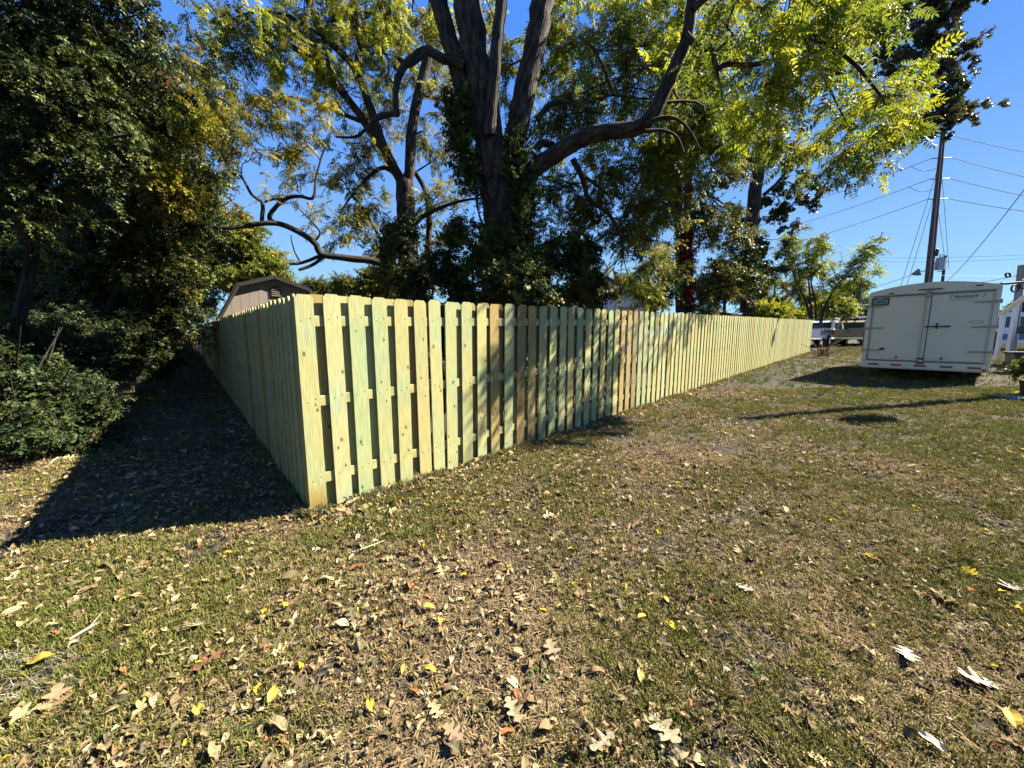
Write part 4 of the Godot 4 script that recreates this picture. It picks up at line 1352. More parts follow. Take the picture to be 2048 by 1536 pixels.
# ---------------------------------------------------------------- vehicles
func pickup(called: String, label: String, at: Vector3, az: float, paint: Material, lower: Material, rack: bool) -> Node3D:
	var t := thing(called, label, "pickup truck", at, PI - az)
	var glass := mat(0.02, 0.025, 0.03, 0.08)
	var chrome := mat(0.5, 0.5, 0.5, 0.25, 0.9)
	var black := mat(0.02, 0.02, 0.02, 0.7)
	var side := [Vector2(-2.7, 0.62), Vector2(-2.7, 1.18), Vector2(0.95, 1.18), Vector2(2.35, 1.1), Vector2(2.62, 0.98), Vector2(2.66, 0.55), Vector2(2.1, 0.5)]
	for cx in [1.65, -1.65]:
		for i in 7:
			var a := PI * i / 6.0
			side.append(Vector2(cx + 0.46 * cos(a), 0.5 + 0.42 * sin(a)))
	var b := MB.new()
	var outline := PackedVector3Array()
	for q in side: outline.append(Vector3(-0.95, q.y, q.x))
	b.prism(outline, Vector3(1.9, 0, 0))
	part("body", b.mesh(), paint, t)
	var cab := MB.new()
	cab.prism(PackedVector3Array([Vector3(-0.86, 1.16, -0.75), Vector3(-0.86, 1.72, -0.7), Vector3(-0.86, 1.84, -0.5), Vector3(-0.86, 1.86, 0.4), Vector3(-0.86, 1.8, 0.62), Vector3(-0.86, 1.16, 1.3)]), Vector3(1.72, 0, 0))
	part("cab", cab.mesh(), paint, t)
	for s in [-1.0, 1.0]:
		for q in [[-0.62, -0.02], [0.06, 0.86]]:
			var m := MB.new()
			var x0: float = s * 0.862
			m.prism(PackedVector3Array([Vector3(x0, 1.24, q[0]), Vector3(x0, 1.74, q[0]), Vector3(x0, 1.74, minf(q[1], 0.6)), Vector3(x0, 1.24, q[1] + (0.18 if q[1] > 0.5 else 0.0))]), Vector3(s * 0.012, 0, 0))
			part("side_window", m.mesh(), glass, t)
		var d := part("door", boxm(Vector3(s * 0.955, 0.9, 0.35), Vector3(0.014, 0.5, 1.0), 0.004), paint, t)
		part("handle", boxm(Vector3(s * 0.97, 1.08, -0.02), Vector3(0.02, 0.03, 0.14)), black, d)
		part("mirror", boxm(Vector3(s * 1.08, 1.3, 0.92), Vector3(0.24, 0.26, 0.12), 0.03), black, t)
		part("headlight", boxm(Vector3(s * 0.72, 0.88, 2.64), Vector3(0.34, 0.18, 0.08), 0.02), mat(0.6, 0.6, 0.6, 0.15), t)
		part("tail_light", boxm(Vector3(s * 0.86, 0.95, -2.705), Vector3(0.14, 0.34, 0.03), 0.01), mat(0.25, 0.015, 0.012, 0.3), t)
		part("running_board", boxm(Vector3(s * 0.97, 0.45, 0.0), Vector3(0.14, 0.05, 2.1), 0.01), lower, t)
		for z in [1.65, -1.65]: wheel(t, Vector3(s * 0.84, 0.4, z), 0.4, 0.26, mat(0.45, 0.45, 0.45, 0.35, 0.6))
	var ws := MB.new()
	ws.prism(PackedVector3Array([Vector3(-0.78, 1.24, 1.235), Vector3(0.78, 1.24, 1.235), Vector3(0.74, 1.77, 0.675), Vector3(-0.74, 1.77, 0.675)]), Vector3(0, 0.012, 0.014))
	part("windscreen", ws.mesh(), glass, t)
	part("rear_window", boxm(Vector3(0, 1.5, -0.735), Vector3(1.4, 0.4, 0.03), 0.0, Basis(Vector3.RIGHT, 0.08)), glass, t)
	part("bumper", boxm(Vector3(0, 0.55, 2.7), Vector3(1.86, 0.2, 0.14), 0.03), chrome, t)
	part("bumper", boxm(Vector3(0, 0.55, -2.78), Vector3(1.86, 0.18, 0.16), 0.03), chrome, t)
	part("grille", boxm(Vector3(0, 0.86, 2.66), Vector3(1.0, 0.24, 0.05), 0.01), black, t)
	var tg := part("tailgate", boxm(Vector3(0, 0.92, -2.71), Vector3(1.5, 0.46, 0.03), 0.008), paint, t)
	part("handle", boxm(Vector3(0, 1.04, -2.73), Vector3(0.22, 0.06, 0.02)), black, tg)
	part("bed_liner", boxm(Vector3(0, 1.184, -1.75), Vector3(1.5, 0.012, 1.8)), black, t)
	if rack:
		var m := MB.new()
		for s in [-1.0, 1.0]:
			for z in [-2.5, -0.9]: m.rod(Vector3(s * 0.85, 1.18, z), Vector3(s * 0.85, 1.98, z), 0.03, 6)
			m.rod(Vector3(s * 0.85, 2.0, -2.65), Vector3(s * 0.85, 2.0, 0.9), 0.035, 6)
		for z in [-2.5, -0.9]: m.rod(Vector3(-0.9, 2.03, z), Vector3(0.9, 2.03, z), 0.03, 6)
		m.rod(Vector3(-0.3, 2.08, -2.9), Vector3(-0.3, 2.08, 1.2), 0.05, 6)
		part("ladder_rack", m.mesh(), mat(0.5, 0.5, 0.48, 0.5, 0.3), t)
	return t

func vehicles() -> void:
	var g := func(x: float, a: float) -> Vector3: return Vector3(x, plain_ground(x, a), -a)
	pickup("pickup_truck", "white pickup parked past the far end of the fence, half hidden by it", g.call(23.35, 27.9), deg_to_rad(58), mat(0.72, 0.74, 0.78, 0.3), mat(0.3, 0.3, 0.3), false)
	pickup("pickup_truck", "old tan pickup with ladder rack and dented tailgate parked left of the trailer", g.call(25.9, 28.3), deg_to_rad(46), mat(0.23, 0.18, 0.10, 0.5), mat(0.1, 0.1, 0.1), true)
	pickup("pickup_truck", "dark pickup at the right edge of the photograph behind the carport post", g.call(20.0, 13.2), deg_to_rad(235), mat(0.02, 0.022, 0.026, 0.2), mat(0.03, 0.03, 0.03), false)
	# van
	var t := thing("white_van", "white van with dark windows parked behind the carport posts", "van", g.call(30.2, 22.0), deg_to_rad(60))
	var white := mat(0.7, 0.72, 0.76, 0.3)
	var glass := mat(0.02, 0.025, 0.03, 0.08)
	var m := MB.new()
	m.prism(PackedVector3Array([Vector3(-0.98, 0.35, -2.6), Vector3(-0.98, 2.05, -2.5), Vector3(-0.98, 2.15, -2.3), Vector3(-0.98, 2.15, 1.2), Vector3(-0.98, 1.3, 1.95), Vector3(-0.98, 1.1, 2.55), Vector3(-0.98, 0.4, 2.6)]), Vector3(1.96, 0, 0))
	part("body", m.mesh(), white, t)
	for s in [-1.0, 1.0]:
		for q in [[-2.3, -1.2], [-1.1, 0.0], [0.15, 1.1]]:
			part("side_window", boxm(Vector3(s * 0.985, 1.6, (q[0] + q[1]) * 0.5), Vector3(0.014, 0.62, q[1] - q[0]), 0.004), glass, t)
		part("mirror", boxm(Vector3(s * 1.1, 1.45, 1.45), Vector3(0.22, 0.3, 0.12), 0.03), mat(0.02, 0.02, 0.02), t)
		part("stripe", boxm(Vector3(s * 0.985, 0.75, -0.2), Vector3(0.012, 0.35, 4.4)), mat(0.12, 0.15, 0.22), t)
		for z in [1.7, -1.7]: wheel(t, Vector3(s * 0.88, 0.36, z), 0.36, 0.24, mat(0.4, 0.4, 0.4))
	part("rear_window", boxm(Vector3(0, 1.6, -2.56), Vector3(1.5, 0.6, 0.03), 0.0, Basis(Vector3.RIGHT, -0.06)), glass, t)


# ---------------------------------------------------------------- poles and wires
func wire(a: Vector3, b: Vector3, sag: float, r: float, label: String, called := "overhead_wire", group := "") -> void:
	var m := MB.new()
	var p := PackedVector3Array()
	var rr := PackedFloat32Array()
	for i in 17:
		var t := i / 16.0
		p.append(a.lerp(b, t) - a + Vector3(0, -sag * 4.0 * t * (1.0 - t), 0)); rr.append(r)
	m.tube(p, rr, 5)
	var o := single(called, m.mesh(), mat(0.035, 0.035, 0.04, 0.6), label, "wire", group)
	o.position = a

func poles_and_wires() -> void:
	var foot := spot(1851, 640, 32.0)
	var top := spot(1887, 262, 32.0)
	foot.y = plain_ground(foot.x, 32.0)
	var t := thing("utility_pole", "tall leaning brown transmission pole with transformer rising behind the trailer", "utility pole", foot)
	var m := MB.new()
	m.tube(PackedVector3Array([Vector3.ZERO, (top - foot) * 0.5, top - foot]), PackedFloat32Array([0.27, 0.23, 0.15]), 14, true)
	part("pole", m.mesh(), mat(0.075, 0.042, 0.03, 0.85), t)
	var cz := MB.new()
	cz.tube(PackedVector3Array([Vector3(-0.2, 0.5, 0.2), (top - foot) * 0.5 + Vector3(-0.16, 0, 0.19), (top - foot) + Vector3(-0.1, -1, 0.14)]), PackedFloat32Array([0.05, 0.05, 0.04]), 6)
	part("conduit", cz.mesh(), mat(0.22, 0.18, 0.2, 0.5), t)
	var on := func(y: float) -> Vector3:
		var k := (262.0 - y) / (262.0 - 640.0)
		return top.lerp(spot(1851, 640, 32.0), k)
	var tr := MB.new()
	var tp: Vector3 = on.call(523) - foot + Vector3(0.62, 0, 0.15)
	tr.tube(PackedVector3Array([tp + Vector3(0, -0.5, 0), tp + Vector3(0, -0.44, 0), tp + Vector3(0, 0.42, 0), tp + Vector3(0, 0.5, 0)]), PackedFloat32Array([0.26, 0.3, 0.3, 0.2]), 16, true)
	for x in [-0.1, 0.12]: tr.rod(tp + Vector3(x, 0.48, 0), tp + Vector3(x, 0.78, 0), 0.04, 6)
	tr.rod(tp, tp - Vector3(0.5, 0, 0), 0.05, 6)
	part("transformer", tr.mesh(), mat(0.30, 0.32, 0.33, 0.5), t)
	for s in [-1.0, 1.0]:
		var bx: Vector3 = on.call(500) - foot + Vector3(s * 0.28, 0, 0.1)
		part("cutout", boxm(bx, Vector3(0.2, 0.6, 0.2), 0.03), mat(0.05, 0.045, 0.045, 0.6), t)
	var lamp := MB.new()
	var lp: Vector3 = on.call(542) - foot
	lamp.tube(smooth(PackedVector3Array([lp, lp + Vector3(-0.6, 0.15, 0.1), lp + Vector3(-1.2, 0.12, 0.2)]), 4), PackedFloat32Array([0.04, 0.04, 0.04, 0.04, 0.035, 0.035, 0.035, 0.035, 0.035]), 6)
	var arm := part("lamp_arm", lamp.mesh(), mat(0.3, 0.3, 0.3, 0.5), t)
	var lh := MB.new()
	lh.tube(PackedVector3Array([lp + Vector3(-1.35, -0.12, 0.2), lp + Vector3(-1.3, 0.05, 0.2), lp + Vector3(-1.22, 0.3, 0.2)]), PackedFloat32Array([0.32, 0.2, 0.08]), 12, true)
	part("lamp_head", lh.mesh(), mat(0.14, 0.15, 0.17, 0.5), arm)
	# four pairs of conductors; insulators are parts of the pole
	var ends_l := [[1560, 350, 78.0], [1480, 425, 78.0], [1440, 475, 78.0], [1440, 508, 78.0]]
	var ends_r := [[2330, 348, 26.0], [2330, 408, 26.0], [2330, 438, 26.0], [2330, 450, 26.0]]
	var rows := [273, 314, 354, 393]
	var nth := ["topmost", "second", "third", "lowest"]
	for i in 4:
		var a: Vector3 = on.call(rows[i])
		var ins := MB.new()
		ins.rod(a - foot + Vector3(-0.75, 0, 0), a - foot + Vector3(0.75, 0.02, 0.1), 0.035, 6)
		part("insulator", ins.mesh(), mat(0.1, 0.1, 0.12, 0.4), t)
		wire(a + Vector3(-0.75, 0, 0), spot(ends_l[i][0], ends_l[i][1], ends_l[i][2]), 1.1, 0.022, "%s transmission wire running left from the tall pole" % nth[i], "overhead_wire", "transmission wires left of the tall pole")
		wire(a + Vector3(0.75, 0.02, 0.1), spot(ends_r[i][0], ends_r[i][1], ends_r[i][2]), 0.25, 0.02, "%s transmission wire running right from the tall pole" % nth[i], "overhead_wire", "transmission wires right of the tall pole")
	for i in 2:
		var a: Vector3 = on.call(rows[i + 1])
		wire(a + Vector3(-2.4, -0.55, 0), a + Vector3(-0.2, -0.7, 0.1), 0.35, 0.018, "%s jumper loop hanging left of the tall pole" % ["upper", "lower"][i], "jumper_wire")
	wire(on.call(314), spot(1800, 577, 30.0), 0.0, 0.016, "left one of two guy wires left of the tall pole", "guy_wire")
	wire(on.call(356), spot(1812, 577, 30.0), 0.0, 0.016, "right one of two guy wires left of the tall pole", "guy_wire")
	wire(on.call(316), spot(1898, 540, 31.0), 0.0, 0.014, "guy wire dropping steeply right of the tall pole", "guy_wire")
	wire(on.call(396), spot(1890, 520, 31.0), 0.0, 0.014, "short guy wire dropping right of the tall pole", "guy_wire")
	for q in [[492, 0], [500, 1]]:
		wire(spot(1700, q[0] + 22, 60.0), spot(2300, q[0] + 2, 40.0), 0.5, 0.016, "%s of two thin level wires crossing behind the tall pole" % ["upper", "lower"][q[1]])
	wire(spot(1840, 545, 32.0), spot(1600, 600, 60.0), 0.6, 0.02, "wire running left from the street lamp on the tall pole")
	wire(spot(1846, 550, 34.0), spot(2200, 548, 34.0), 0.15, 0.016, "thin wire running right at the transformer's foot")
	wire(spot(1895, 562, 22.0), spot(2130, 270, 9.0), 0.25, 0.012, "thick service cable rising diagonally to the right edge")
	# slim far pole
	var f2 := spot(1880, 620, 55.0)
	var t2 := spot(1891, 511, 55.0)
	f2.y = plain_ground(f2.x, 55.0)
	var p2 := thing("utility_pole", "thin far utility pole with three short arms just right of the tall pole", "utility pole", f2)
	var pm := MB.new()
	pm.tube(PackedVector3Array([Vector3.ZERO, t2 - f2]), PackedFloat32Array([0.22, 0.16]), 8, true)
	part("pole", pm.mesh(), mat(0.05, 0.04, 0.045, 0.8), p2)
	for q in [[0.18, 1.0], [0.45, -1.0], [0.72, 1.0]]:
		var ap := (t2 - f2).lerp(Vector3.ZERO, q[0] * 0.42)
		var am := MB.new()
		am.rod(ap, ap + Vector3(q[1] * 0.9, 0, 0), 0.05, 6)
		part("arm", am.mesh(), mat(0.06, 0.06, 0.07), p2)
	# grey pole at the right with coiled cable
	var f3 := spot(2027, 690, 17.0)
	var t3 := spot(2044, 530, 17.0)
	f3.y = plain_ground(f3.x, 17.0)
	var p3 := thing("utility_pole", "grey wooden pole with coiled black cable at the right edge", "utility pole", f3)
	var p3m := MB.new()
	p3m.tube(PackedVector3Array([Vector3.ZERO, t3 - f3]), PackedFloat32Array([0.14, 0.12]), 12, true)
	part("pole", p3m.mesh(), mat(0.20, 0.19, 0.19, 0.9), p3)
	for q in [[2028, 577, 0.16], [2014, 550, 0.1], [2046, 568, 0.2]]:
		var cm := MB.new()
		var cp := PackedVector3Array()
		var cr := PackedFloat32Array()
		var cc := spot(q[0], q[1], 16.7) - f3
		for i in 29:
			var a := TAU * i / 14.0
			cp.append(cc + Vector3(cos(a) * q[2], sin(a) * q[2], 0.03 * i / 14.0)); cr.append(0.024)
		cm.tube(cp, cr, 6)
		part("cable_coil", cm.mesh(), mat(0.012, 0.012, 0.014, 0.6), p3)
	wire(spot(2000, 568, 16.6), spot(2200, 545, 15.0), 0.05, 0.055, "thick black cable bundle at the grey pole's head")
	wire(spot(1930, 568, 24.0), spot(2035, 551, 17.0), 0.05, 0.014, "thin cable from the trailer roof up to the coil on the grey pole")
	wire(spot(1905, 566, 28.0), spot(2200, 545, 12.5), 0.2, 0.012, "thin cable crossing low above the trailer's right half")
	# two thin poles left of the trailer
	for q in [[1722, 548, 34.0, "thin dark pole standing just left of the trailer"], [1727, 600, 30.0, "short grey pole at the trailer's left edge"]]:
		var f := spot(q[0], 640, q[2])
		var tp2 := spot(q[0] + 1, q[1], q[2])
		f.y = plain_ground(f.x, q[2])
		var pt := thing("utility_pole", q[3], "utility pole", f)
		var mm := MB.new()
		mm.tube(PackedVector3Array([Vector3.ZERO, tp2 - f]), PackedFloat32Array([0.1, 0.08]), 8, true)
		part("pole", mm.mesh(), mat(0.10, 0.095, 0.09, 0.8), pt)
		var ca := MB.new()
		ca.rod(tp2 - f + Vector3(-0.6, -0.4, 0), tp2 - f + Vector3(0.6, -0.4, 0), 0.05, 6)
		part("arm", ca.mesh(), mat(0.08, 0.07, 0.06), pt)
	for q in [[612, "upper"], [622, "lower"]]:
		wire(spot(1500, q[0] + 4, 40.0), spot(1722, q[0] - 4, 34.0), 0.2, 0.03, "%s cable behind the young tree left of the trailer" % q[1])
	# yard pole just outside the frame, whose shadow lies across the lawn
	var yb := Vector3(12.65, plain_ground(12.65, 8.1), -8.1)
	var y := thing("yard_pole", "wooden yard pole whose long thin shadow crosses the lawn before the trailer", "utility pole", yb)
	var ym := MB.new()
	ym.tube(PackedVector3Array([Vector3.ZERO, Vector3(0, 7.95, 0)]), PackedFloat32Array([0.15, 0.11]), 12, true)
	part("pole", ym.mesh(), mat(0.12, 0.09, 0.065, 0.9), y)
	var yt := MB.new()
	yt.tube(PackedVector3Array([Vector3(0.05, 5.95, 0.62), Vector3(0.05, 6.5, 0.62)]), PackedFloat32Array([0.24, 0.24]), 14, true)
	yt.rod(Vector3(0, 6.2, 0), Vector3(0.05, 6.2, 0.5), 0.03, 6)
	part("transformer", yt.mesh(), mat(0.3, 0.3, 0.3), y)

func carport() -> void:
	var a := spot(2006, 628, 15.5)
	var b := spot(2054, 592, 14.4)
	var ga := Vector3(a.x, plain_ground(a.x, 15.5), a.z)
	var t := thing("carport", "white carport edge with slim posts and sloping beam at the right edge", "carport", ga)
	var white := mat(0.58, 0.60, 0.66, 0.5)
	var pb := spot(2034, 606, 14.9)
	for q in [a, pb, spot(2075, 580, 14.0)]:
		var g := Vector3(q.x, plain_ground(q.x, -q.z), q.z)
		part("post", boxm((q + g) * 0.5 - ga, Vector3(0.13, q.y - g.y, 0.13), 0.01), white, t)
	var dir := (b - a).normalized()
	var m := MB.new()
	m.box((a + b) * 0.5 - ga + dir * 1.2 + Vector3(0, 0.02, 0), Vector3(a.distance_to(b) + 2.6, 0.2, 0.16), Basis(dir, Vector3.FORWARD.cross(dir).normalized() * -1.0, Vector3.BACK).orthonormalized(), 0.02)
	part("beam", m.mesh(), white, t)
	var r := MB.new()
	var e := a + dir * (a.distance_to(b) + 2.4)
	r.prism(PackedVector3Array([a - ga + Vector3(0, 0.06, 0), e - ga + Vector3(0, 0.06, 0), e - ga + Vector3(3.2, 0.1, -2.4), a - ga + Vector3(3.2, 0.1, -2.4)]), Vector3(0, 0.04, 0))
	part("roof", r.mesh(), mat(0.4, 0.4, 0.4, 0.6), t)
	# black bin, planter and slab in front of it
	var g := ground_hit(2066, 748)
	var bin := thing("storage_bin", "black lidded storage bin at the right edge beside the trailer", "bin", g, deg_to_rad(-40))
	var bm := MB.new()
	bm.prism(PackedVector3Array([Vector3(-0.42, 0, 0.35), Vector3(0.42, 0, 0.35), Vector3(0.5, 0.62, 0.35), Vector3(-0.5, 0.62, 0.35)]), Vector3(0, 0, -0.8))
	part("body", bm.mesh(), mat(0.012, 0.012, 0.013, 0.6), bin)
	part("lid", boxm(Vector3(0, 0.65, -0.05), Vector3(1.08, 0.06, 0.9), 0.02), mat(0.008, 0.008, 0.009, 0.95), bin)
	var pg := ground_hit(2066, 794)
	var pt := plant("potted_shrub", "small light green shrub in a dark pot at the right edge before the bin", "plant", pg)
	var pot := MB.new()
	pot.tube(PackedVector3Array([Vector3(0, 0, 0), Vector3(0, 0.3, 0), Vector3(0, 0.34, 0), Vector3(0, 0.33, 0)]), PackedFloat32Array([0.16, 0.21, 0.23, 0.18]), 16, true)
	part("pot", pot.mesh(), mat(0.03, 0.025, 0.02, 0.7), pt.root)
	for k in 5: limb(pt, PackedVector3Array([pg + Vector3(0, 0.3, 0), pg + Vector3(rng.randf_range(-0.1, 0.1), 0.5, 0), pg + Vector3(rng.randf_range(-0.3, 0.3), 0.75, rng.randf_range(-0.2, 0.2))]), 0.012, 0.004, 5)
	for k in 4: crown(pt, pg + Vector3(rng.randf_range(-0.2, 0.2), 0.62 + 0.06 * k, rng.randf_range(-0.15, 0.15)), Vector3(0.24, 0.2, 0.24), 30, "broad", "green", 0.7, "dark")
	finish(pt, bark(0.08, 0.06, 0.04), 0.7, 0.5)
	var sg := ground_hit(2030, 797)
	single("stepping_slab", boxm(sg + Vector3(0.15, 0.02, 0.0), Vector3(0.9, 0.05, 0.35), 0.01), mat(0.2, 0.19, 0.17, 0.9), "grey stone slab on the grass below the potted shrub", "slab")


# ---------------------------------------------------------------- lawn
func tuft(kind: int, r: RandomNumberGenerator) -> ArrayMesh:
	var m := MB.new()
	for i in (12 if kind == 0 else 11):
		var a := r.randf() * TAU
		var p := Vector3(cos(a), 0, sin(a)) * r.randf_range(0.0, 0.045 if kind == 0 else 0.06)
		var d := Vector3(cos(a + r.randf_range(-1, 1)), 0, sin(a + r.randf_range(-1, 1)))
		var side := Vector3(-d.z, 0, d.x) * r.randf_range(0.0013, 0.0024)
		var h := r.randf_range(0.018, 0.045) if kind == 0 else r.randf_range(0.004, 0.018)
		var reach := r.randf_range(0.008, 0.03) if kind == 0 else r.randf_range(0.02, 0.06)
		m.col = shade(r, 0.35)
		var e := p + d * reach * 0.45 + Vector3(0, h * 0.75, 0)
		var tip := p + d * reach + Vector3(0, h if kind == 0 else h * 0.5, 0)
		m.tri(p - side, e - side, e + side); m.tri(p - side, e + side, p + side)
		m.tri(e - side, tip, e + side)
	return m.mesh()

func lawn_side(p: Vector3) -> bool:        # outside the fenced yard
	var q := p - CORNER
	var r_out := q.dot(Vector3(cos(AZ_RIGHT), 0, sin(AZ_RIGHT)))
	var l_out := q.dot(Vector3(-cos(AZ_LEFT), 0, -sin(AZ_LEFT)))
	return r_out > 0.03 or l_out > 0.03

func lawn() -> void:
	var r := RandomNumberGenerator.new()
	r.seed = 12
	var green := [PackedFloat32Array(), PackedFloat32Array(), PackedFloat32Array()]
	var straw := [PackedFloat32Array(), PackedFloat32Array(), PackedFloat32Array()]
	for band in [[0.6, 2.2, 34000, 0.85], [2.2, 4.5, 46000, 0.95], [4.5, 9.0, 46000, 1.3], [9.0, 30.0, 48000, 2.2]]:
		for i in band[2]:
			var ahead := sqrt(lerpf(band[0] * band[0], band[1] * band[1], r.randf()))
			var x := r.randf_range(-1.0, 1.0) * (ahead * 1.5 + 0.9)
			var p := Vector3(x, 0, -ahead)
			if not lawn_side(p): continue
			p.y = ground_at(x, -ahead) - 0.002
			var d := dryness(x, -ahead)
			if patch.get_noise_2d(x * 2.1 + 60.0, ahead * 2.1) > 0.28 and r.randf() < 0.75: continue
			var k := r.randf_range(0.65, 1.35)
			var s: float = band[3] * r.randf_range(0.75, 1.3)
			var turn := r.randf() * TAU
			if r.randf() > d * 0.92 + 0.1:
				var c := Color(0.072, 0.090, 0.018).lerp(Color(0.20, 0.165, 0.060), r.randf() * (0.45 + d))
				put(green[r.randi_range(0, 2)], p, Vector3(r.randfn() * 0.15, 1, r.randfn() * 0.15), Vector3(cos(turn), 0, sin(turn)), s, Color(c.r * k, c.g * k, c.b * k))
			elif r.randf() < 0.9:
				var c := Color(0.27, 0.20, 0.105).lerp(Color(0.085, 0.058, 0.034), r.randf())
				put(straw[r.randi_range(0, 2)], p, Vector3(r.randfn() * 0.1, 1, r.randfn() * 0.1), Vector3(cos(turn), 0, sin(turn)), s, Color(c.r * k, c.g * k, c.b * k))
	for i in 5200:
		var run := r.randf() < 0.6
		var az := AZ_RIGHT if run else AZ_LEFT
		var along := pow(r.randf(), 1.5) * 26.0
		if patch2.get_noise_2d(along * 6.0, 7.0) < -0.05: continue
		var p := CORNER + Vector3(sin(az), 0, -cos(az)) * along + Vector3(cos(az), 0, sin(az)) * (1.0 if run else -1.0) * (absf(r.randfn()) * 0.05 + 0.005)
		p.y = ground_at(p.x, p.z)
		var turn := r.randf() * TAU
		var c := Color(0.07, 0.085, 0.022).lerp(Color(0.24, 0.19, 0.10), r.randf())
		put(green[r.randi_range(0, 2)], p, Vector3(r.randfn() * 0.2, 1, r.randfn() * 0.2), Vector3(cos(turn), 0, sin(turn)), r.randf_range(0.8, 2.0), c)
	for k in 3:
		var g := scatter("grass", tuft(0, r), leaf_mat(0.6, 0.45), green[k], self)
		tag(g, ["short green turf growing in patches over the lawn", "cropped green grass blades among the fallen leaves", "upright green grass tufts across the lawn"][k], "grass", "", "stuff")
	for k in 3:
		var g := scatter("dry_grass", tuft(1, r), leaf_mat(0.8, 0.2), straw[k], self)
		tag(g, ["flattened dry straw over the bare earth", "pale dead grass thatch on the lawn", "brown dry grass clippings on the ground"][k], "dry grass", "", "stuff")

func dead_leaf(kind: int, r: RandomNumberGenerator) -> ArrayMesh:
	var m := MB.new()
	m.col = Color.WHITE
	if kind == 0:        # curled scrap
		var w := r.randf_range(0.007, 0.011)
		var pr := Vector3(0, 0.004, -0.016)
		for i in 4:
			var t := (i + 1) / 4.0
			var q := Vector3(0.004 * sin(t * 4.0), 0.003 + 0.012 * sin(t * PI) * r.randf_range(0.5, 1.3), -0.016 + 0.034 * t)
			var ww := w * sin(PI * clampf(t, 0.12, 0.9))
			var wp := w * sin(PI * clampf(t - 0.25, 0.12, 0.9))
			m.tri(pr - Vector3(wp, -0.004, 0), q - Vector3(ww, -0.003, 0), q); m.tri(pr - Vector3(wp, -0.004, 0), q, pr)
			m.tri(pr, q, q + Vector3(ww, 0.006, 0)); m.tri(pr, q + Vector3(ww, 0.006, 0), pr + Vector3(wp, 0.005, 0))
			pr = q
	elif kind == 1:      # oval leaf, gently cupped
		var n := 6
		for i in n:
			var t0 := float(i) / n
			var t1 := float(i + 1) / n
			var f := func(t: float, s: float) -> Vector3:
				var ww := 0.021 * pow(sin(PI * (0.04 + 0.92 * t)), 0.8)
				return Vector3(s * ww, 0.006 + 0.008 * absf(s) + 0.014 * sin(t * 2.6 + 0.3) + 0.004 * sin(t * 9.0) * s, (t - 0.5) * 0.085)
			for s in [-1.0, 1.0]:
				var a: Vector3 = f.call(t0, 0.0)
				var b: Vector3 = f.call(t1, 0.0)
				var c: Vector3 = f.call(t0, s)
				var d: Vector3 = f.call(t1, s)
				if s > 0:
					m.tri(a, b, c); m.tri(c, b, d)
				else:
					m.tri(a, c, b); m.tri(c, d, b)
		m.tube(PackedVector3Array([Vector3(0, 0.01, -0.042), Vector3(0.006, 0.004, -0.065)]), PackedFloat32Array([0.001, 0.0008]), 3)
	else:                # lobed oak leaf, dry and curled
		lobed(m, Vector3(0, 0.012, 0.07), Vector3(0, 0.05, -1), Vector3(r.randf_range(-0.2, 0.2), 1, 0), 0.13, 0.10, r, 0.05 + 0.07 * (kind - 2), true)
		m.tube(PackedVector3Array([Vector3(0, 0.012, 0.07), Vector3(0.008, 0.006, 0.11)]), PackedFloat32Array([0.0014, 0.001]), 3)
	return m.mesh()

func leaf_tone(r: RandomNumberGenerator) -> Color:
	var t := r.randf()
	var k := r.randf_range(0.7, 1.3)
	var c := Color(0.19, 0.135, 0.07)
	if t < 0.33: c = Color(0.28, 0.215, 0.115)
	elif t < 0.54: c = Color(0.10, 0.085, 0.048)
	elif t < 0.60: c = Color(0.34, 0.285, 0.175)
	elif t < 0.62: c = Color(0.30, 0.12, 0.05)
	elif t < 0.64: c = Color(0.50, 0.36, 0.03)
	return Color(c.r * k, c.g * k, c.b * k)

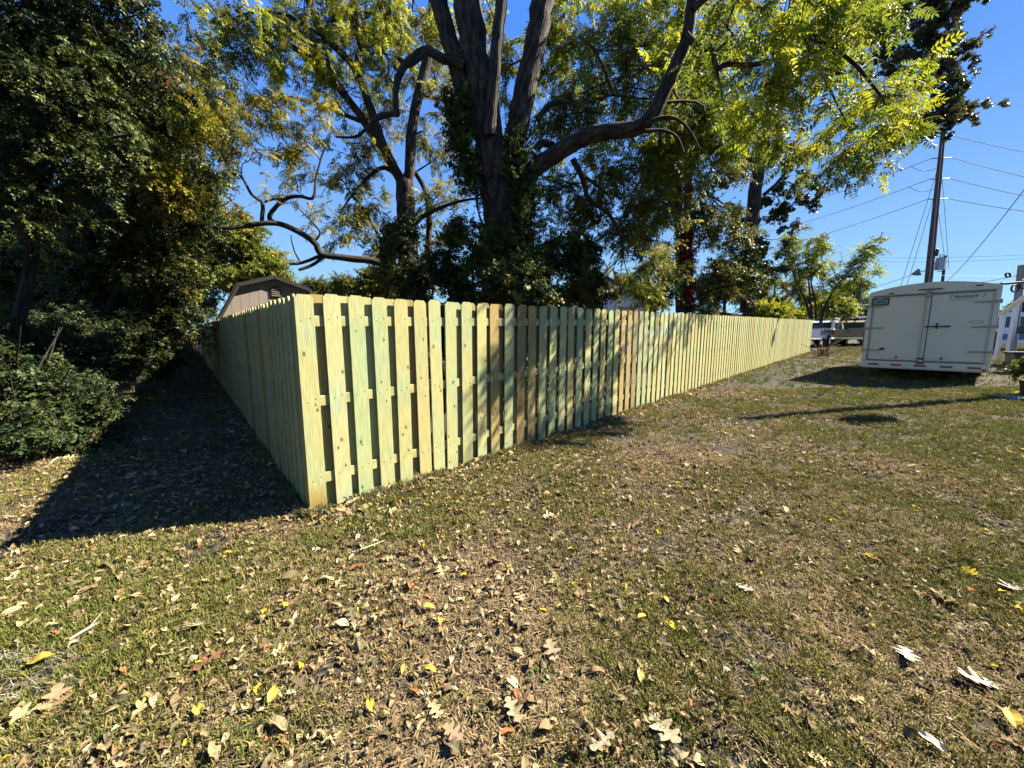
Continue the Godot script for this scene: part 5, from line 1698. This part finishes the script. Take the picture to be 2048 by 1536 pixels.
func litter() -> void:
	var r := RandomNumberGenerator.new()
	r.seed = 40
	var meshes := [dead_leaf(0, r), dead_leaf(0, r), dead_leaf(1, r), dead_leaf(2, r), dead_leaf(3, r)]
	var bufs := []
	for k in 5: bufs.append(PackedFloat32Array())
	var heap := Vector3.ZERO
	for band in [[0.6, 2.2, 11000], [2.2, 4.5, 19000], [4.5, 9.0, 24000], [9.0, 28.0, 26000]]:
		for i in band[2]:
			var ahead := sqrt(lerpf(band[0] * band[0], band[1] * band[1], r.randf()))
			var x := r.randf_range(-1.0, 1.0) * (ahead * 1.5 + 0.9)
			if i % 14 == 0: heap = Vector3(x, 0, -ahead)
			var p := Vector3(x, 0, -ahead)
			if r.randf() < 0.62:
				p = heap + Vector3(r.randfn(), 0, r.randfn()) * 0.075 * (1.0 + 0.35 * ahead)
				x = p.x; ahead = -p.z
			if not lawn_side(p): continue
			p.y = ground_at(x, -ahead) + r.randf_range(0.0, 0.02)
			var q := r.randf()
			var k := 0 if q < 0.42 else (1 if q < 0.84 else (2 if q < 0.94 else (3 if q < 0.97 else 4)))
			var turn := r.randf() * TAU
			var lush := 0.42 + 0.75 * patch2.get_noise_2d(x * 1.3 + 80.0, -ahead * 1.3) + 0.35 * exp(-pow((x + 1.6) / 1.5, 2.0) - pow((ahead - 1.6) / 1.3, 2.0))
			if r.randf() > lush + 0.2: continue
			var s := (0.4 + 1.3 * pow(r.randf(), 1.8)) * (0.8 + 0.05 * ahead)
			if k == 2: s *= r.randf_range(0.45, 0.85)
			if k > 2: s *= r.randf_range(0.4, 0.75)
			put(bufs[k], p, Vector3(r.randfn() * 0.55, 1.0, r.randfn() * 0.55), Vector3(cos(turn), 0, sin(turn)), s, leaf_tone(r))
	var spread := []
	for k in 5:
		var g := scatter("leaf_litter", meshes[k], leaf_mat(0.7, 0.35), bufs[k], self)
		spread.append(g)
		tag(g, ["small curled brown leaf scraps all over the lawn", "crumbled dry leaf bits among the grass", "oval tan dead leaves scattered over the lawn", "small lobed oak leaves lying flat on the lawn", "curled lobed oak leaves scattered over the lawn"][k], "leaf litter", "", "stuff")
	for i in 5200:                    # drifts caught along the foot of both fence runs
		var run := r.randf() < 0.6
		var az := AZ_RIGHT if run else AZ_LEFT
		var along := pow(r.randf(), 1.4) * (26.0 if run else 30.0)
		var off := absf(r.randfn()) * 0.14 + 0.02
		var nrm := Vector3(cos(az), 0, sin(az)) * (1.0 if run else -1.0)
		var p := CORNER + Vector3(sin(az), 0, -cos(az)) * along + nrm * off
		p.y = ground_at(p.x, p.z) + r.randf_range(0.0, 0.03)
		var turn := r.randf() * TAU
		put(bufs[r.randi_range(0, 2)], p, Vector3(r.randfn() * 0.6, 1.0, r.randfn() * 0.6), Vector3(cos(turn), 0, sin(turn)), r.randf_range(0.4, 1.1), leaf_tone(r))
	for k in 5:
		spread[k].multimesh.instance_count = bufs[k].size() / 16
		spread[k].multimesh.buffer = bufs[k]
	# the leaves that catch the eye, one by one
	var big := [
		[1102, 1310, 1.25, 2, 0.52, 0.40, 0.25, 10, "pale tan lobed oak leaf lying alone in the bare lower middle of the lawn"],
		[1330, 1475, 1.7, 3, 0.55, 0.47, 0.30, 200, "large pale oak leaf on edge at the bottom, right of centre"],
		[1205, 1500, 1.25, 3, 0.50, 0.42, 0.28, 120, "spiky pale curled oak leaf at the bottom edge of the lawn"],
		[1025, 1430, 1.2, 3, 0.42, 0.32, 0.18, 30, "ragged tan curled leaf standing up at the bottom centre"],
		[905, 1475, 1.0, 2, 0.45, 0.27, 0.15, 60, "pinkish-brown oak leaf at the bottom left of centre"],
		[390, 1262, 1.3, 2, 0.58, 0.50, 0.32, 250, "bright cream oak leaf on the left lawn below the fence corner"],
		[420, 1330, 1.35, 3, 0.34, 0.15, 0.07, 330, "rust-red oak leaf on the left lawn"],
		[110, 1415, 1.6, 3, 0.42, 0.26, 0.13, 40, "long orange-brown leaf at the lower left"],
		[570, 1222, 1.0, 1, 0.60, 0.47, 0.02, 80, "bright yellow oval leaf on grass, directly below the fence corner"],
		[880, 1250, 0.9, 1, 0.58, 0.36, 0.03, 20, "round yellow and orange leaf left of the bare patch"],
		[858, 1222, 1.1, 1, 0.55, 0.44, 0.05, 95, "folded yellow leaf just above the round orange one"],
		[862, 1347, 1.0, 1, 0.56, 0.46, 0.04, 70, "lemon yellow leaf low on the lawn, left of the tan oak leaf"],
		[808, 1345, 0.9, 1, 0.40, 0.30, 0.04, 5, "narrow upright golden leaf beside the lemon yellow one"],
		[1280, 1365, 1.0, 1, 0.55, 0.45, 0.10, 350, "upright pale yellow leaf right of the tan oak leaf"],
		[1330, 1210, 1.0, 1, 0.52, 0.42, 0.03, 25, "small yellow leaf on the brown path, right of centre"],
		[1283, 1243, 0.9, 1, 0.55, 0.45, 0.04, 110, "yellow leaf below and left of the small path leaf"],
		[742, 1418, 1.0, 1, 0.56, 0.44, 0.03, 40, "torn yellow leaf at the bottom, under the fence corner"],
		[545, 1400, 1.2, 1, 0.55, 0.47, 0.04, 15, "long slim yellow leaf upright in the lower left grass"],
		[398, 1430, 1.1, 1, 0.48, 0.45, 0.06, 55, "yellow-green leaf leaning in the lower left grass"],
		[282, 1420, 1.0, 1, 0.60, 0.50, 0.14, 40, "pale blunt yellow leaf beside dark curled leaves at lower left"],
		[457, 1115, 0.9, 1, 0.55, 0.34, 0.03, 100, "orange-yellow leaf near the edge of the fence shadow"],
		[2025, 1455, 1.6, 1, 0.60, 0.42, 0.02, 320, "bright yellow strip of leaf at the lower right edge"],
		[1815, 1322, 1.4, 2, 0.55, 0.48, 0.36, 140, "bleached lobed leaf standing among grass at the lower right"],
		[1950, 1372, 1.6, 3, 0.52, 0.46, 0.36, 80, "bleached curled oak leaf near the right edge of the lawn"],
		[1860, 1500, 1.2, 1, 0.60, 0.55, 0.46, 30, "white curled leaf at the bottom right"],
		[1490, 1185, 1.2, 3, 0.55, 0.50, 0.40, 200, "small bleached oak leaf beside bare earth on the right lawn"],
		[2020, 1185, 1.5, 3, 0.55, 0.50, 0.40, 110, "whitish curled leaf at the right edge, mid lawn"],
		[85, 1335, 1.7, 1, 0.50, 0.33, 0.04, 290, "long golden leaf by the white frayed grass at the left edge"]]
	for q in big:
		var p := ground_hit(q[0], q[1])
		var dim := 0.46 if q[3] > 1 else 0.6
		var cm := mat(q[4] * dim, q[5] * dim * 0.95, q[6] * dim * 0.88, 0.75)
		cm.vertex_color_use_as_albedo = true
		cm.cull_mode = BaseMaterial3D.CULL_DISABLED
		var o := single("fallen_leaf", meshes[q[3] + 1], cm, q[8], "leaf", "big fallen leaves on the lawn")
		o.position = p + Vector3(0, 0.02, 0)
		o.rotation = Vector3(r.randf_range(-0.1, 0.25), deg_to_rad(q[7]), r.randf_range(-0.2, 0.2))
		o.scale = Vector3.ONE * q[2] * (0.74 if q[3] > 1 else 0.72)
	# sticks
	var sticks := [
		[140, 1288, 212, 1245, 0.007, 0.40, 0.32, 0.22, "pale bare stick lying in the grass at the lower left"],
		[705, 1110, 770, 1085, 0.005, 0.42, 0.34, 0.22, "thin straw-coloured stick below the sixth picket"],
		[95, 935, 135, 905, 0.008, 0.35, 0.29, 0.2, "forked pale twig in the sunlit leaves left of the shadow"],
		[1592, 714, 1680, 722, 0.03, 0.20, 0.17, 0.14, "grey fallen branch lying along the far foot of the fence"]]
	for q in sticks:
		var a := ground_hit(q[0], q[1])
		var b := ground_hit(q[2], q[3])
		var m := MB.new()
		var up := Vector3(0, q[4] + 0.012, 0)
		m.tube(smooth(PackedVector3Array([up, (b - a) * 0.4 + up * 1.6 + Vector3(0.01, 0, 0.02), (b - a) + up]), 3), PackedFloat32Array([q[4], q[4], q[4] * 0.95, q[4] * 0.9, q[4] * 0.85, q[4] * 0.8, q[4] * 0.6]), 6, true)
		m.tube(PackedVector3Array([(b - a) * 0.5 + up, (b - a) * 0.62 + up + Vector3(0.03, 0.06, -0.03)]), PackedFloat32Array([q[4] * 0.6, q[4] * 0.3]), 5)
		var o := single("fallen_stick", m.mesh(), mat(q[5], q[6], q[7], 0.9), q[8], "stick")
		o.position = a
	# frayed pale grass clump at the left edge, and reddish stems at the far end of the fence
	for q in [[70, 1330, "white frayed grass clump at the left edge of the lawn"], [20, 1390, "smaller white frayed grass wisp below the other at the left edge"]]:
		var p := ground_hit(q[0], q[1])
		var m := MB.new()
		for i in 60:
			var a := r.randf() * TAU
			var s := Vector3(r.randf_range(-0.22, 0.22), 0.0, r.randf_range(-0.05, 0.05))
			var d := Vector3(cos(a), 0.35, sin(a) * 0.6) * r.randf_range(0.05, 0.12)
			m.tube(PackedVector3Array([s, s + d * 0.6 + Vector3(0, 0.015, 0), s + d]), PackedFloat32Array([0.0012, 0.001, 0.0006]), 3)
		var o := single("dead_grass_clump", m.mesh(), mat(0.24, 0.24, 0.22, 0.8), q[2], "grass clump")
		o.position = p
	var sp := ground_hit(1640, 714)
	var st := plant("bare_stems", "spray of bare reddish stems growing at the far end of the fence", "shrub", sp)
	for i in 26:
		var e := sp + Vector3(r.randf_range(-0.9, 1.6), r.randf_range(0.3, 1.0), r.randf_range(-0.8, 0.8))
		limb(st, PackedVector3Array([sp + Vector3(r.randf_range(-0.3, 0.3), 0, r.randf_range(-0.3, 0.3)), sp.lerp(e, 0.5) + Vector3(0, 0.12, 0), e]), 0.016, 0.006, 5)
	finish(st, bark(0.24, 0.12, 0.08))
	# clover and plantain leaves here and there
	for q in [[235, 1455, "dark green broad weed at the lower left of the lawn"], [475, 1470, "patch of small round green weeds at the lower left of centre"], [1080, 1360, "grey-green grass weed below the tan oak leaf"], [1318, 1510, "bright green weed under the large pale oak leaf"], [1500, 1330, "light green weed with a bent blade on the right lawn"]]:
		var p := ground_hit(q[0], q[1])
		var m := MB.new()
		for i in 14:
			m.col = shade(r, 0.3)
			var a := r.randf() * TAU
			var s := Vector3(r.randfn() * 0.035, 0.01, r.randfn() * 0.03)
			leaflet(m, s, Vector3(cos(a), 0.5, sin(a)), Vector3.UP, r.randf_range(0.016, 0.032), 0.013, 0.1)
		var wm := leaf_mat(0.5, 0.5).duplicate()
		wm.albedo_color = lin(0.065, 0.105, 0.03)
		var o := single("weed", m.mesh(), wm, q[2], "weed", "green weeds in the lawn")
		o.position = p
